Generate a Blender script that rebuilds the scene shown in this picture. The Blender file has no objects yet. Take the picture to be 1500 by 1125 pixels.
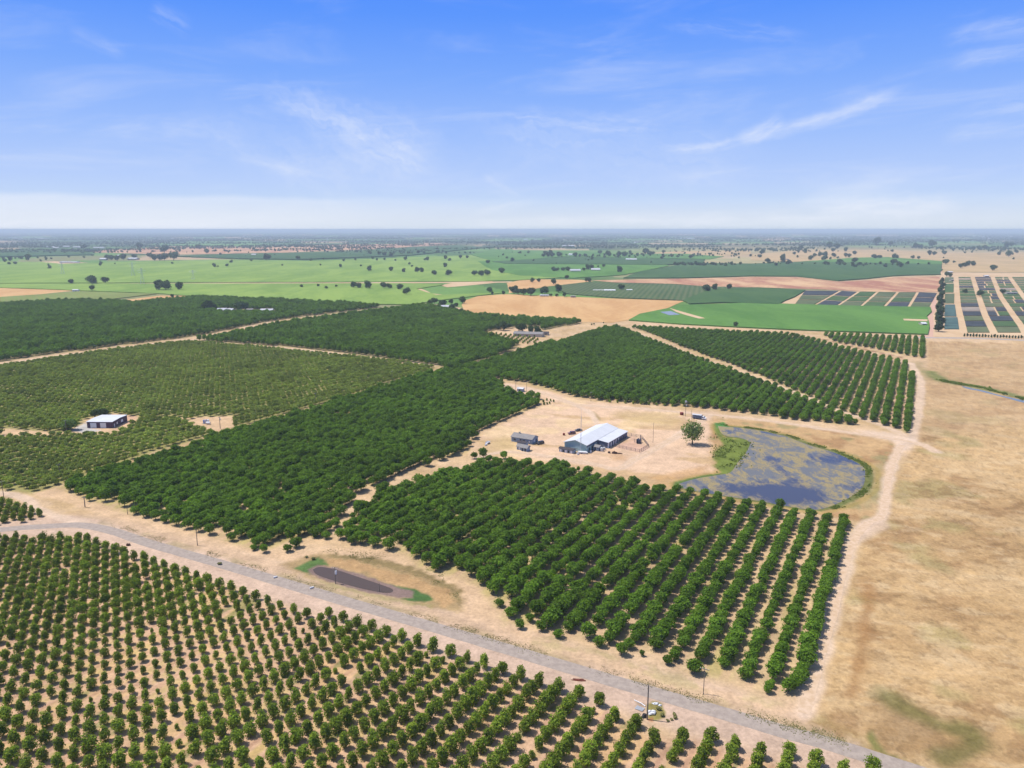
import bpy, math, random
import numpy as np
from mathutils import Vector, geometry
rng = np.random.default_rng(7); random.seed(7)
sc = bpy.context.scene; C = sc.collection
R = math.radians
# ---------------------------------------------------------------- camera
H, F, HOR = 120.0, 1100.0, 336.0            # height of the drone (m), focal length in photo px, horizon row
PITCH = math.atan((562.5 - HOR) / F)
cam = bpy.data.objects.new('camera', bpy.data.cameras.new('camera')); C.objects.link(cam)
cam.location = (0, 0, H); cam.rotation_euler = (math.pi/2 - PITCH, 0, 0)
cam.data.sensor_width = 36; cam.data.lens = 36*F/1500; cam.data.clip_start = 1; cam.data.clip_end = 200000
sc.camera = cam
sc.render.resolution_x, sc.render.resolution_y = 1024, 768
sc.view_settings.view_transform = 'Standard'; sc.view_settings.look = 'None'
EXPO = 0.35
sc.view_settings.exposure = EXPO; sc.view_settings.gamma = 1; sc.view_settings.use_curve_mapping = False
cy = sc.cycles
cy.use_denoising = True; cy.max_bounces = 5; cy.diffuse_bounces = 2; cy.glossy_bounces = 2
cy.transmission_bounces = 2; cy.volume_bounces = 0; cy.transparent_max_bounces = 4; cy.caustics_reflective = False

def P(x, y, z=0.0):
    """the point of the level z that the photo shows at pixel (x, y)"""
    X, V = x-750.0, y-562.5
    dy = F*math.cos(PITCH) - V*math.sin(PITCH); dz = -F*math.sin(PITCH) - V*math.cos(PITCH)
    t = (H-z)/-dz
    return (X*t, dy*t)
def PA(pts, z=0.0): return np.array([P(x, y, z) for x, y in pts])
def Z(ox, oy, s, pts): return [(ox+x/s, oy+y/s) for x, y in pts]
def lin(c): c = c/255.0; return c/12.92 if c <= .04045 else ((c+.055)/1.055)**2.4
KA = 0.70
def S(r, g, b, k=KA): return (lin(r)*k, lin(g)*k, lin(b)*k)

# ---------------------------------------------------------------- sun and sky
EL, SUNDIR = R(63), Vector((-1.0, 0.22, 0)).normalized()   # sun stands to the left
sv = Vector((SUNDIR.x*math.cos(EL), SUNDIR.y*math.cos(EL), math.sin(EL)))
sun = bpy.data.objects.new('sun', bpy.data.lights.new('sun', 'SUN')); C.objects.link(sun)
sun.data.energy = 4.2; sun.data.angle = R(0.53); sun.data.color = (1.0, .965, .92)
sun.rotation_euler = (-sv).to_track_quat('-Z', 'Y').to_euler()
w = bpy.data.worlds.new('World'); sc.world = w; w.use_nodes = True
nt = w.node_tree; nt.nodes.clear()
class NG:
    def __init__(s, nt): s.nt = nt
    def n(s, t, **k):
        o = s.nt.nodes.new(t)
        for a, v in k.items(): setattr(o, a, v)
        return o
    def l(s, a, b): s.nt.links.new(a, b)
    def put(s, v, sock):
        if hasattr(v, 'is_output') or hasattr(v, 'links'): s.l(v, sock)
        else: sock.default_value = v
    def m(s, op, a, b=0.0, c=0.0, clamp=False):
        o = s.n('ShaderNodeMath', operation=op, use_clamp=clamp)
        for i, v in enumerate((a, b, c)): s.put(v, o.inputs[i])
        return o.outputs[0]
    def mix(s, f, a, b, bt='MIX'):
        o = s.n('ShaderNodeMix', data_type='RGBA', blend_type=bt)
        s.put(f, o.inputs[0])
        for v, i in ((a, 6), (b, 7)): s.put(v if hasattr(v, 'links') else (*v[:3], 1), o.inputs[i])
        return o.outputs[2]
    def noise(s, vec, scale, detail=4, rough=.6, dist=0.0, dims='3D'):
        o = s.n('ShaderNodeTexNoise', noise_dimensions=dims)
        if vec is not None: s.l(vec, o.inputs['Vector'])
        o.inputs['Scale'].default_value = scale; o.inputs['Detail'].default_value = detail
        o.inputs['Roughness'].default_value = rough; o.inputs['Distortion'].default_value = dist
        return o.outputs['Fac']
    def ss(s, v, a, b, t0=0.0, t1=1.0):
        o = s.n('ShaderNodeMapRange', interpolation_type='SMOOTHSTEP'); s.put(v, o.inputs[0])
        for i, q in enumerate((a, b, t0, t1)): o.inputs[i+1].default_value = q
        return o.outputs[0]
    def comb(s, x, y, z):
        o = s.n('ShaderNodeCombineXYZ')
        for i, v in enumerate((x, y, z)): s.put(v, o.inputs[i])
        return o.outputs[0]
g = NG(nt)
tc = g.n('ShaderNodeTexCoord'); sp = g.n('ShaderNodeSeparateXYZ'); g.l(tc.outputs['Generated'], sp.inputs[0])
el = g.m('ARCSINE', sp.outputs[2]); az = g.m('ARCTAN2', sp.outputs[0], sp.outputs[1])
el = g.m('MULTIPLY', el, 57.2958); az = g.m('MULTIPLY', az, 57.2958)
sky = g.n('ShaderNodeTexSky', sky_type='NISHITA'); sky.sun_disc = False
sky.sun_elevation = EL; sky.sun_rotation = math.atan2(sv.x, sv.y); sky.ozone_density = 1.2; sky.air_density = 1.0; sky.dust_density = .4
ramp = g.n('ShaderNodeValToRGB'); g.l(g.m('DIVIDE', el, 30.0, clamp=True), ramp.inputs[0])
def skyc(r, gg, b): k = 2**-EXPO; return (lin(r)*k, lin(gg)*k, lin(b)*k, 1)
stops = [(0.0, (193, 211, 226)), (.7, (204, 218, 236)), (2.0, (196, 217, 248)), (3.5, (184, 208, 252)), (6.5, (160, 193, 253)), (10.5, (126, 172, 253)), (14.5, (94, 152, 253)), (19, (70, 136, 252)), (30, (45, 110, 235))]
e = ramp.color_ramp.elements
for i, (d, c) in enumerate(stops):
    q = e[i] if i < 2 else e.new(d/30)
    q.position = d/30; q.color = skyc(*c)
skyn = g.mix(1.0, sky.outputs[0], (.13, .12, .105), 'MULTIPLY')
base = g.mix(g.ss(el, 17, 45), ramp.outputs[0], skyn)
def ae(x, y):  # photo pixel -> azimuth, elevation in degrees
    X, V = x-750.0, y-562.5
    yy = F*math.cos(PITCH)-V*math.sin(PITCH); zz = -F*math.sin(PITCH)-V*math.cos(PITCH)
    return math.degrees(math.atan2(X, yy)), math.degrees(math.atan2(zz, math.hypot(X, yy)))
# thin cirrus: each streak has its own place, direction and size in the sky
def streak(p0, p1, wdt, amp, bend=0.0, nsx=1.2, nsy=6.0, thr=.35, taper=0.0):
    a0, e0 = ae(*p0); a1, e1 = ae(*p1)
    ca, ce = (a0+a1)/2, (e0+e1)/2; L = math.hypot(a1-a0, e1-e0)/2; th = math.atan2(e1-e0, a1-a0)
    x = g.m('SUBTRACT', az, ca); y = g.m('SUBTRACT', el, ce)
    u = g.m('ADD', g.m('MULTIPLY', x, math.cos(th)), g.m('MULTIPLY', y, math.sin(th)))
    v = g.m('SUBTRACT', g.m('MULTIPLY', y, math.cos(th)), g.m('MULTIPLY', x, math.sin(th)))
    un = g.m('DIVIDE', u, L)
    if bend: v = g.m('ADD', v, g.m('MULTIPLY', g.m('SUBTRACT', 1, g.m('MULTIPLY', un, un)), bend))
    wob = g.m('MULTIPLY', g.m('SUBTRACT', g.noise(g.comb(u, v, 3.0), .8, 2), .5), .8*wdt)
    v = g.m('ADD', v, wob)
    wd = g.m('MULTIPLY', g.m('ADD', 1.0, g.m('MULTIPLY', un, taper)), wdt)
    mu = g.ss(g.m('ABSOLUTE', un), 1.0, .45); mv = g.ss(g.m('DIVIDE', g.m('ABSOLUTE', v), wd), 1.0, .0)
    nz = g.ss(g.noise(g.comb(g.m('MULTIPLY', u, nsx*.3), g.m('MULTIPLY', v, nsy*.5), ca), 1.0, 5, .65), thr, .85)
    return g.m('MULTIPLY', g.m('MULTIPLY', mu, mv), g.m('MULTIPLY', nz, amp))
ST = [((360, 110), (660, 262), 2.8, .42, 0, .7, 2.5, .18, .75), ((470, 180), (650, 250), 1.8, .26, 0, 1.0, 3, .25, .5), ((250, 150), (560, 300), 3.0, .22, 0, .6, 2, .2, .3), ((650, 180), (1150, 250), 3.0, .24, 0, .5, 2, .2, .3),
      ((330, 225), (480, 258), .5, .26, 0, 1, 5, .2, 0), ((95, 45), (190, 80), .7, .22, 0, 1, 5, .2, 0),
      ((215, 10), (285, 45), .9, .25, 0, 1, 5, .3, 0), ((1060, 205), (1350, 118), .7, .52, .5, .9, 3, .15, 0),
      ((1075, 207), (1150, 165), .8, .6, .3, .9, 4, .2, 0), ((960, 215), (1100, 200), .5, .6, .4, 1, 4, .25, 0),
      ((1370, 60), (1560, 15), .8, .25, 0, 1, 5, .25, 0), ((1380, 95), (1560, 62), .8, .25, 0, 1, 5, .25, 0),
      ((1400, 170), (1560, 140), .8, .25, 0, 1, 5, .25, 0), ((1370, 200), (1540, 180), .8, .25, 0, 1, 5, .25, 0),
      ((700, 165), (1000, 190), 1.0, .35, 0, .8, 4, .35, 0), ((950, 28), (1200, 55), .8, .25, 0, .8, 4, .35, 0),
      ((680, 315), (800, 290), .6, .25, 0, 1, 5, .25, 0), ((700, 255), (770, 295), 1.0, .22, 0, 1, 5, .25, 0),
      ((1180, 310), (1420, 295), 1.0, .6, 0, .8, 3, .15, 0), ((850, 320), (1300, 322), .8, .4, 0, .8, 3, .2, 0), ((640, 330), (1000, 318), .6, .4, 0, .8, 3, .2, 0)]
tot = None
for s_ in ST:
    v = streak(*s_); tot = v if tot is None else g.m('ADD', tot, v)
# general wisps
wv = g.comb(g.m('MULTIPLY', g.m('ADD', az, g.m('MULTIPLY', el, 1.6)), .055), g.m('MULTIPLY', g.m('SUBTRACT', el, g.m('MULTIPLY', az, .12)), .33), 0.0)
wis = g.m('MULTIPLY', g.ss(g.noise(wv, 1.0, 6, .62, .6), .46, .8), g.ss(el, 17, 5, .16, .34))
tot = g.m('ADD', tot, wis)
# the white bank low on the left, its top edge fading to the right
a0, e0 = ae(0, 277); a1, e1 = ae(400, 285)
edge = g.m('ADD', e0-.05, g.m('MULTIPLY', g.m('SUBTRACT', g.noise(g.comb(g.m('MULTIPLY', az, .12), 0.0, 0.0), 1, 3), .5), .8))
bank = g.m('MULTIPLY', g.ss(g.m('SUBTRACT', edge, el), -.05, .45), g.ss(az, 2, -24, .06, .43))
bank = g.m('MULTIPLY', bank, g.ss(g.noise(g.comb(g.m('MULTIPLY', az, .1), g.m('MULTIPLY', el, .9), 1.0), 1, 4), .2, .6, .65, 1))
lowh = g.ss(el, 2.6, .0, 0, .35)
tot = g.m('MINIMUM', g.m('ADD', g.m('ADD', tot, bank), lowh), .9)
col = g.mix(tot, base, skyc(238, 243, 254)[:3])
bg = g.n('ShaderNodeBackground'); g.l(col, bg.inputs[0]); bg.inputs[1].default_value = 1.0
out = g.n('ShaderNodeOutputWorld'); g.l(bg.outputs[0], out.inputs[0])

# ---------------------------------------------------------------- numpy noise
def vn(x, y, seed):
    xi = np.floor(x).astype(np.int64); yi = np.floor(y).astype(np.int64); fx = x-xi; fy = y-yi
    fx = fx*fx*(3-2*fx); fy = fy*fy*(3-2*fy)
    def h(a, b):
        n = (a*374761393 + b*668265263 + seed*1442695041) & 0xffffffff
        n = ((n ^ (n >> 13))*1274126177) & 0xffffffff; n = n ^ (n >> 16)
        return (n & 0xffff)/65535.0
    a, b, c, d = h(xi, yi), h(xi+1, yi), h(xi, yi+1), h(xi+1, yi+1)
    return (a*(1-fx)+b*fx)*(1-fy) + (c*(1-fx)+d*fx)*fy
def fbm(x, y, scale, seed, octv=4, ang=None, stretch=1.0):
    if ang is not None:
        c, s = math.cos(ang), math.sin(ang); x, y = x*c+y*s, (-x*s+y*c)*stretch
    t = 0; a = .5; f = 1/scale
    for i in range(octv): t = t + a*vn(x*f, y*f, seed+i*17); a *= .5; f *= 2.03
    return t/(1-.5**octv)
def inside(px, py, poly):
    poly = np.asarray(poly); r = np.zeros(px.shape, bool); j = len(poly)-1
    for i in range(len(poly)):
        xi, yi = poly[i]; xj, yj = poly[j]
        c = ((yi > py) != (yj > py))
        with np.errstate(divide='ignore', invalid='ignore'):
            r ^= c & (px < (xj-xi)*(py-yi)/((yj-yi) if yj != yi else 1e-9)+xi)
        j = i
    return r
def dist_line(px, py, pts, closed=False):
    pts = np.asarray(pts); d = np.full(px.shape, 1e9)
    seq = list(zip(pts, np.roll(pts, -1, 0))) if closed else list(zip(pts[:-1], pts[1:]))
    for a, b in seq:
        ab = b-a; t = np.clip(((px-a[0])*ab[0]+(py-a[1])*ab[1])/max(ab@ab, 1e-9), 0, 1)
        d = np.minimum(d, np.hypot(px-a[0]-ab[0]*t, py-a[1]-ab[1]*t))
    return d
def smooth(pts, n=6):
    pts = [np.array(p, float) for p in pts]; o = []
    q = [2*pts[0]-pts[1]]+pts+[2*pts[-1]-pts[-2]]
    for i in range(1, len(q)-2):
        for k in range(n):
            t = k/n; a, b, c, d = q[i-1:i+3]
            o.append(.5*((2*b)+(-a+c)*t+(2*a-5*b+4*c-d)*t*t+(-a+3*b-3*c+d)*t**3))
    o.append(pts[-1]); return np.array(o)

# ---------------------------------------------------------------- object helpers
def tag(o, label=None, cat=None, group=None, kind=None):
    if label: o['label'] = label
    if cat: o['category'] = cat
    if group: o['group'] = group
    if kind: o['kind'] = kind
    return o
def empty(name, loc, rz=0, label=None, cat=None, group=None, scale=1.0):
    o = bpy.data.objects.new(name, None); C.objects.link(o); o.empty_display_size = .5
    o.location = (loc[0], loc[1], loc[2] if len(loc) > 2 else 0); o.rotation_euler = (0, 0, rz); o.scale = (scale,)*3
    return tag(o, label, cat, group)
def raw_mesh(name, V, Fq, mats, midx=None, smooth_=False):
    me = bpy.data.meshes.new(name); V = np.asarray(V, np.float32)
    if isinstance(Fq, np.ndarray):
        k = Fq.shape[1]; n = len(Fq)
        me.vertices.add(len(V)); me.vertices.foreach_set('co', V.ravel())
        me.loops.add(n*k); me.loops.foreach_set('vertex_index', Fq.ravel().astype(np.int32))
        me.polygons.add(n); me.polygons.foreach_set('loop_start', np.arange(0, n*k, k, dtype=np.int32))
        me.polygons.foreach_set('loop_total', np.full(n, k, np.int32))
        me.update(calc_edges=True)
    else:
        me.from_pydata([tuple(map(float, v)) for v in V], [], Fq)
    for m in (mats if isinstance(mats, (list, tuple)) else [mats]): me.materials.append(m)
    if midx is not None: me.polygons.foreach_set('material_index', np.asarray(midx, np.int32))
    me.polygons.foreach_set('use_smooth', np.full(len(me.polygons), smooth_))
    me.update(); return me
def link(name, me, parent=None):
    o = bpy.data.objects.new(name, me); C.objects.link(o)
    if parent: o.parent = parent
    return o
class MB:
    def __init__(s): s.v = []; s.f = []
    def add(s, vs, fs):
        b = len(s.v); s.v += [tuple(v) for v in vs]; s.f += [tuple(b+i for i in f) for f in fs]; return s
    def box(s, x0, x1, y0, y1, z0, z1):
        return s.add([(x0, y0, z0), (x1, y0, z0), (x1, y1, z0), (x0, y1, z0), (x0, y0, z1), (x1, y0, z1), (x1, y1, z1), (x0, y1, z1)],
                     [(0, 3, 2, 1), (4, 5, 6, 7), (0, 1, 5, 4), (1, 2, 6, 5), (2, 3, 7, 6), (3, 0, 4, 7)])
    def prism(s, prof, a, b, axis='y'):
        """closed profile extruded from a to b; axis y: profile in xz; axis x: profile in yz"""
        n = len(prof); mk = (lambda p, t: (p[0], t, p[1])) if axis == 'y' else (lambda p, t: (t, p[0], p[1]))
        vs = [mk(p, a) for p in prof]+[mk(p, b) for p in prof]
        return s.add(vs, [tuple(range(n))[::-1], tuple(range(n, 2*n))]+[(i, (i+1) % n, n+(i+1) % n, n+i) for i in range(n)])
    def tube(s, p0, p1, r0, r1=None, n=6):
        r1 = r0 if r1 is None else r1; p0, p1 = Vector(p0), Vector(p1); d = (p1-p0).normalized()
        u = d.cross(Vector((0, 0, 1))) if abs(d.z) < .95 else d.cross(Vector((1, 0, 0))); u.normalize(); v = d.cross(u)
        vs = []
        for p, r in ((p0, r0), (p1, r1)):
            for k in range(n):
                a = 2*math.pi*k/n; vs.append(p+u*r*math.cos(a)+v*r*math.sin(a))
        return s.add(vs, [tuple(range(n)), tuple(range(n, 2*n))[::-1]]+[(i, n+i, n+(i+1) % n, (i+1) % n) for i in range(n)])
    def blob(s, c, rx, ry, rz, seed=0, n=8, m=5, amp=.15):
        rr = random.Random(seed); vs = []; fs = []
        for j in range(m+1):
            th = math.pi*j/m
            for i in range(n):
                ph = 2*math.pi*i/n; k = 1+amp*(rr.random()*2-1)
                vs.append((c[0]+rx*k*math.sin(th)*math.cos(ph), c[1]+ry*k*math.sin(th)*math.sin(ph), max(c[2]+rz*k*math.cos(th), -.02)))
        for j in range(m):
            for i in range(n): fs.append((j*n+i, (j+1)*n+i, (j+1)*n+(i+1) % n, j*n+(i+1) % n))
        return s.add(vs, fs)
    def build(s, name, mat, parent=None): return link(name, raw_mesh(name, s.v, s.f, mat), parent)

# ---------------------------------------------------------------- materials
def mat(name, col, rough=.7, noise=0.0, nscale=1.0, col2=None, metal=0.0, spec=.3, wave=None, bump=0.0):
    m = bpy.data.materials.new(name); m.use_nodes = True; g = NG(m.node_tree); b = m.node_tree.nodes['Principled BSDF']
    b.inputs['Roughness'].default_value = rough; b.inputs['Metallic'].default_value = metal; b.inputs['Specular IOR Level'].default_value = spec
    tcn = g.n('ShaderNodeTexCoord'); f = g.noise(tcn.outputs['Object'], nscale, 5, .62)
    c2 = col2 or tuple(c*(1-noise) for c in col); c1 = col if col2 else tuple(c*(1+noise*.5) for c in col)
    cc = g.mix(g.ss(f, .35, .65), c1, c2)
    if wave:
        wv = g.n('ShaderNodeTexWave', bands_direction=wave[1]); g.l(tcn.outputs['Object'], wv.inputs['Vector']); wv.inputs['Scale'].default_value = wave[0]
        cc = g.mix(g.m('MULTIPLY', wv.outputs['Fac'], wave[2]), cc, tuple(c*.5 for c in col))
    g.l(cc, b.inputs['Base Color'])
    if bump:
        bn = g.n('ShaderNodeBump'); bn.inputs['Strength'].default_value = bump; g.l(f, bn.inputs['Height']); g.l(bn.outputs[0], b.inputs['Normal'])
    return m
def leafmat(name, c1, c2, hv=.42, tr=.36):
    m = bpy.data.materials.new(name); m.use_nodes = True; nt = m.node_tree; nt.nodes.clear(); g = NG(nt)
    oi = g.n('ShaderNodeObjectInfo'); tcn = g.n('ShaderNodeTexCoord')
    geo = g.n('ShaderNodeNewGeometry')
    k = g.noise(tcn.outputs['Object'], 1.1, 3, .6)
    c = g.mix(g.ss(k, .3, .7), c1, c2)
    c = g.mix(g.m('MULTIPLY', g.ss(geo.outputs['Random Per Island'], .6, 1.0), .4), c, tuple(min(x*1.7, 1) for x in c1))
    big = g.noise(geo.outputs['Position'], .02, 3, .6)
    v = g.m('ADD', g.m('MULTIPLY', oi.outputs['Random'], hv), g.m('MULTIPLY', g.ss(big, .3, .7), .35))
    v = g.m('ADD', v, 1-hv/2-.17)
    c = g.mix(1.0, c, g.comb(v, v, v), 'MULTIPLY')
    d = g.n('ShaderNodeBsdfPrincipled'); g.l(c, d.inputs['Base Color']); d.inputs['Roughness'].default_value = .6; d.inputs['Specular IOR Level'].default_value = .03
    t = g.n('ShaderNodeBsdfTranslucent'); g.l(g.mix(1.0, c, (1.3, 1.3, .4), 'MULTIPLY'), t.inputs[0])
    mx = g.n('ShaderNodeMixShader'); mx.inputs[0].default_value = tr; g.l(d.outputs[0], mx.inputs[1]); g.l(t.outputs[0], mx.inputs[2])
    o = g.n('ShaderNodeOutputMaterial'); g.l(mx.outputs[0], o.inputs[0]); return m
M = {}
M['bark'] = mat('bark', (.16, .12, .085), .9, .4, 3)
M['leaf_walnut'] = leafmat('leaf_walnut', (.145, .240, .022), (.070, .145, .014))
M['leaf_young'] = leafmat('leaf_young', (.235, .295, .032), (.115, .190, .022))
M['leaf_almond'] = leafmat('leaf_almond', (.250, .305, .055), (.150, .205, .040))
M['leaf_oak'] = leafmat('leaf_oak', (.075, .115, .036), (.042, .074, .026))
M['leaf_light'] = leafmat('leaf_light', (.150, .215, .050), (.090, .150, .035))

# ---------------------------------------------------------------- layout (photo px -> ground)
R1 = lambda pts: Z(0, 320, 3.75, pts); R2 = lambda pts: Z(350, 320, 3.75, pts)
R3 = lambda pts: Z(700, 320, 3.75, pts); R4 = lambda pts: Z(1100, 320, 3.75, pts)
Q2 = lambda pts: Z(950, 560, 3.75, pts); Q1 = lambda pts: Z(650, 540, 3.75, pts)
Q6 = lambda pts: Z(350, 600, 3.75, pts)
ROAD = [(-140, 790), (0, 776), (67, 771), (120, 769.5), (165, 778), (213, 794), (267, 810), (320, 825), (400, 849), (533, 889), (667, 928), (750, 953), (910, 1001), (1043, 1040), (1150, 1072), (1213, 1089), (1313, 1121), (1450, 1166)]
T1 = [(1178, 1045), (1188, 1005), (1211, 930), (1234, 840), (1251, 792), (1270, 768), (1291, 757), (1297, 731), (1302, 699), (1310, 672), (1322, 652)]
T2 = [(741, 564), (770, 569), (810, 580), (837, 591), (877, 595), (943, 599), (997, 604), (1050, 608), (1137, 618), (1217, 630), (1270, 637), (1323, 645), (1352, 652), (1372, 662)]
T3 = [(830, 588), (860, 602), (870, 612), (874, 620)]
T4 = [(1040, 608), (1002, 632), (965, 655), (930, 673), (903, 687), (870, 680), (800, 668), (745, 662), (700, 668)]
T5 = [(903, 477), (940, 491), (993, 512), (1047, 533), (1100, 552), (1153, 571), (1193, 587), (1225, 600), (1290, 622), (1330, 640)]
T7 = [(1334, 531), (1341, 545), (1349, 560), (1347, 590), (1341, 620), (1335, 645)]
TL1 = [(0, 533), (100, 519), (200, 506), (280, 498), (330, 490), (400, 474), (460, 466), (540, 455), (590, 451)]
TL2 = [(283, 500), (400, 508.5), (490, 517), (560, 527), (640, 534)]
TSW = [(-60, 715), (30, 727), (60, 748), (110, 764), (160, 776)]
POND = Q2([(380, 240), (430, 245), (500, 250), (600, 264), (690, 283), (760, 300), (880, 345), (1000, 380), (1080, 412), (1140, 440), (1182, 470), (1190, 510), (1185, 550), (1165, 590), (1100, 636), (1010, 678), (930, 700), (850, 696), (700, 670), (600, 652), (450, 630), (330, 610), (240, 595), (180, 580), (165, 560), (260, 530), (380, 510), (450, 495), (490, 440), (540, 380), (555, 330), (500, 305), (440, 298), (400, 280)])
MARSH = Q2([(368, 225), (400, 222), (430, 245), (450, 262), (410, 285), (430, 300), (470, 305), (550, 312), (560, 345), (530, 400), (510, 440), (470, 500), (410, 500), (365, 460), (362, 380), (405, 345), (400, 310), (375, 280)])
SPOND = Q6([(405, 880), (440, 865), (500, 872), (560, 888), (650, 918), (760, 955), (840, 985), (835, 1005), (770, 1003), (640, 975), (520, 940), (430, 908)])
B1 = [(83, 713), (130, 735), (190, 752), (245, 766), (275, 780), (350, 798), (388, 806), (440, 787), (478, 786), (500, 765), (508, 745), (525, 720), (560, 705), (615, 688), (655, 672), (688, 660), (690, 645), (725, 622), (760, 605), (794, 595), (788, 583), (735, 575), (740, 568), (735, 559), (700, 552), (642, 546), (480, 593), (322, 641), (200, 680)]
B2 = [(512, 797), (560, 803), (598, 812), (617, 833), (700, 853), (722, 886), (745, 912), (793, 918), (818, 930), (850, 934), (878, 945), (910, 954), (946, 955), (975, 962), (1003, 986), (1042, 992), (1081, 997), (1113, 1019), (1160, 1018), (1190, 1002), (1254, 779), (1243, 768), (1110, 739), (999, 722), (958, 716), (927, 710), (890, 700), (837, 687), (778, 680), (735, 678), (700, 686), (665, 693), (620, 705), (560, 725), (520, 748), (507, 772)]
B3 = [(652, 547), (780, 512), (897, 480), (906, 481), (940, 495), (993, 517), (1047, 538), (1100, 556), (1153, 577), (1193, 592), (1225, 606), (1255, 624), (1218, 620), (1163, 615), (1102, 607), (1043, 599), (970, 594), (890, 588), (837, 581), (778, 563), (738, 556), (690, 552)]
B4 = [(922, 480), (1160, 491), (1190, 499), (1240, 512), (1300, 527), (1332, 534), (1338, 556), (1347, 570), (1342, 600), (1330, 634), (1303, 626), (1268, 616), (1243, 607), (1200, 588), (1110, 549), (1000, 509), (945, 486)]
B5 = [(1205, 490), (1358, 497), (1354, 526), (1290, 513), (1225, 502)]
FG = [(-120, 790), (0, 790), (130, 791), (160, 805), (300, 847), (360, 868), (413, 882), (469, 900), (509, 912), (531, 920), (571, 928), (616, 944), (688, 967), (736, 984), (789, 1002), (843, 1018), (873, 1027), (897, 1042), (905, 1058), (925, 1062), (950, 1077), (985, 1084), (1027, 1082), (1062, 1091), (1140, 1101), (1180, 1101), (1220, 1120), (1275, 1128), (1400, 1190), (-120, 1190)]
FG2 = [(-120, 736), (0, 738), (62, 752), (60, 760), (0, 771), (-120, 780)]
GF = [(283, 499), (330, 493.5), (400, 478), (460, 470), (540, 458.5), (600, 450.5), (622, 448), (680, 460), (700, 464), (852, 473), (795, 484), (790, 478), (735, 480), (712, 487), (705, 492), (760, 505), (745, 516), (655, 545), (640, 535), (560, 525), (490, 515), (400, 506)]
FF = [(-160, 450), (0, 448), (100, 442), (145, 442), (195, 445), (280, 438), (300, 437), (400, 441), (470, 445), (530, 448), (556, 450.5), (450, 463), (390, 471.5), (300, 489.5), (275, 494.5), (200, 502.5), (100, 515.5), (0, 530), (-160, 555)]
EF = [(-160, 560), (0, 537), (100, 522), (200, 509), (280, 501), (400, 511), (560, 529), (640, 538), (618, 548), (463, 594), (330, 631), (200, 670), (110, 702), (48, 724), (0, 716), (-160, 708)]
CLR = [[(86, 636), (118, 622), (128, 612), (165, 606), (208, 611), (190, 624), (172, 637), (128, 638)], [(277, 614), (310, 611), (345, 611), (345, 622), (318, 640), (300, 632), (280, 626)], [(0, 627), (90, 634), (90, 638), (0, 640)], [(200, 613), (280, 611), (345, 609), (345, 612), (280, 614)],
       [(316, 459), (320, 452), (352, 453), (375, 454), (395, 452), (406, 454), (404, 460), (360, 460)]]
GAPS = [(446, 603, 9), (489, 611, 8), (514, 612, 8), (619, 631, 7), (561, 645, 6), (603, 667, 7), (819, 730, 0), (813, 775, 7), (850, 762, 6), (905, 735, 5), (950, 724, 6), (540, 720, 6), (575, 706, 8), (602, 695, 7), (640, 680, 8), (655, 674, 7), (770, 825, 6), (745, 790, 5), (818, 524, 6), (884, 521, 5), (712, 556, 6)]

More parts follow.
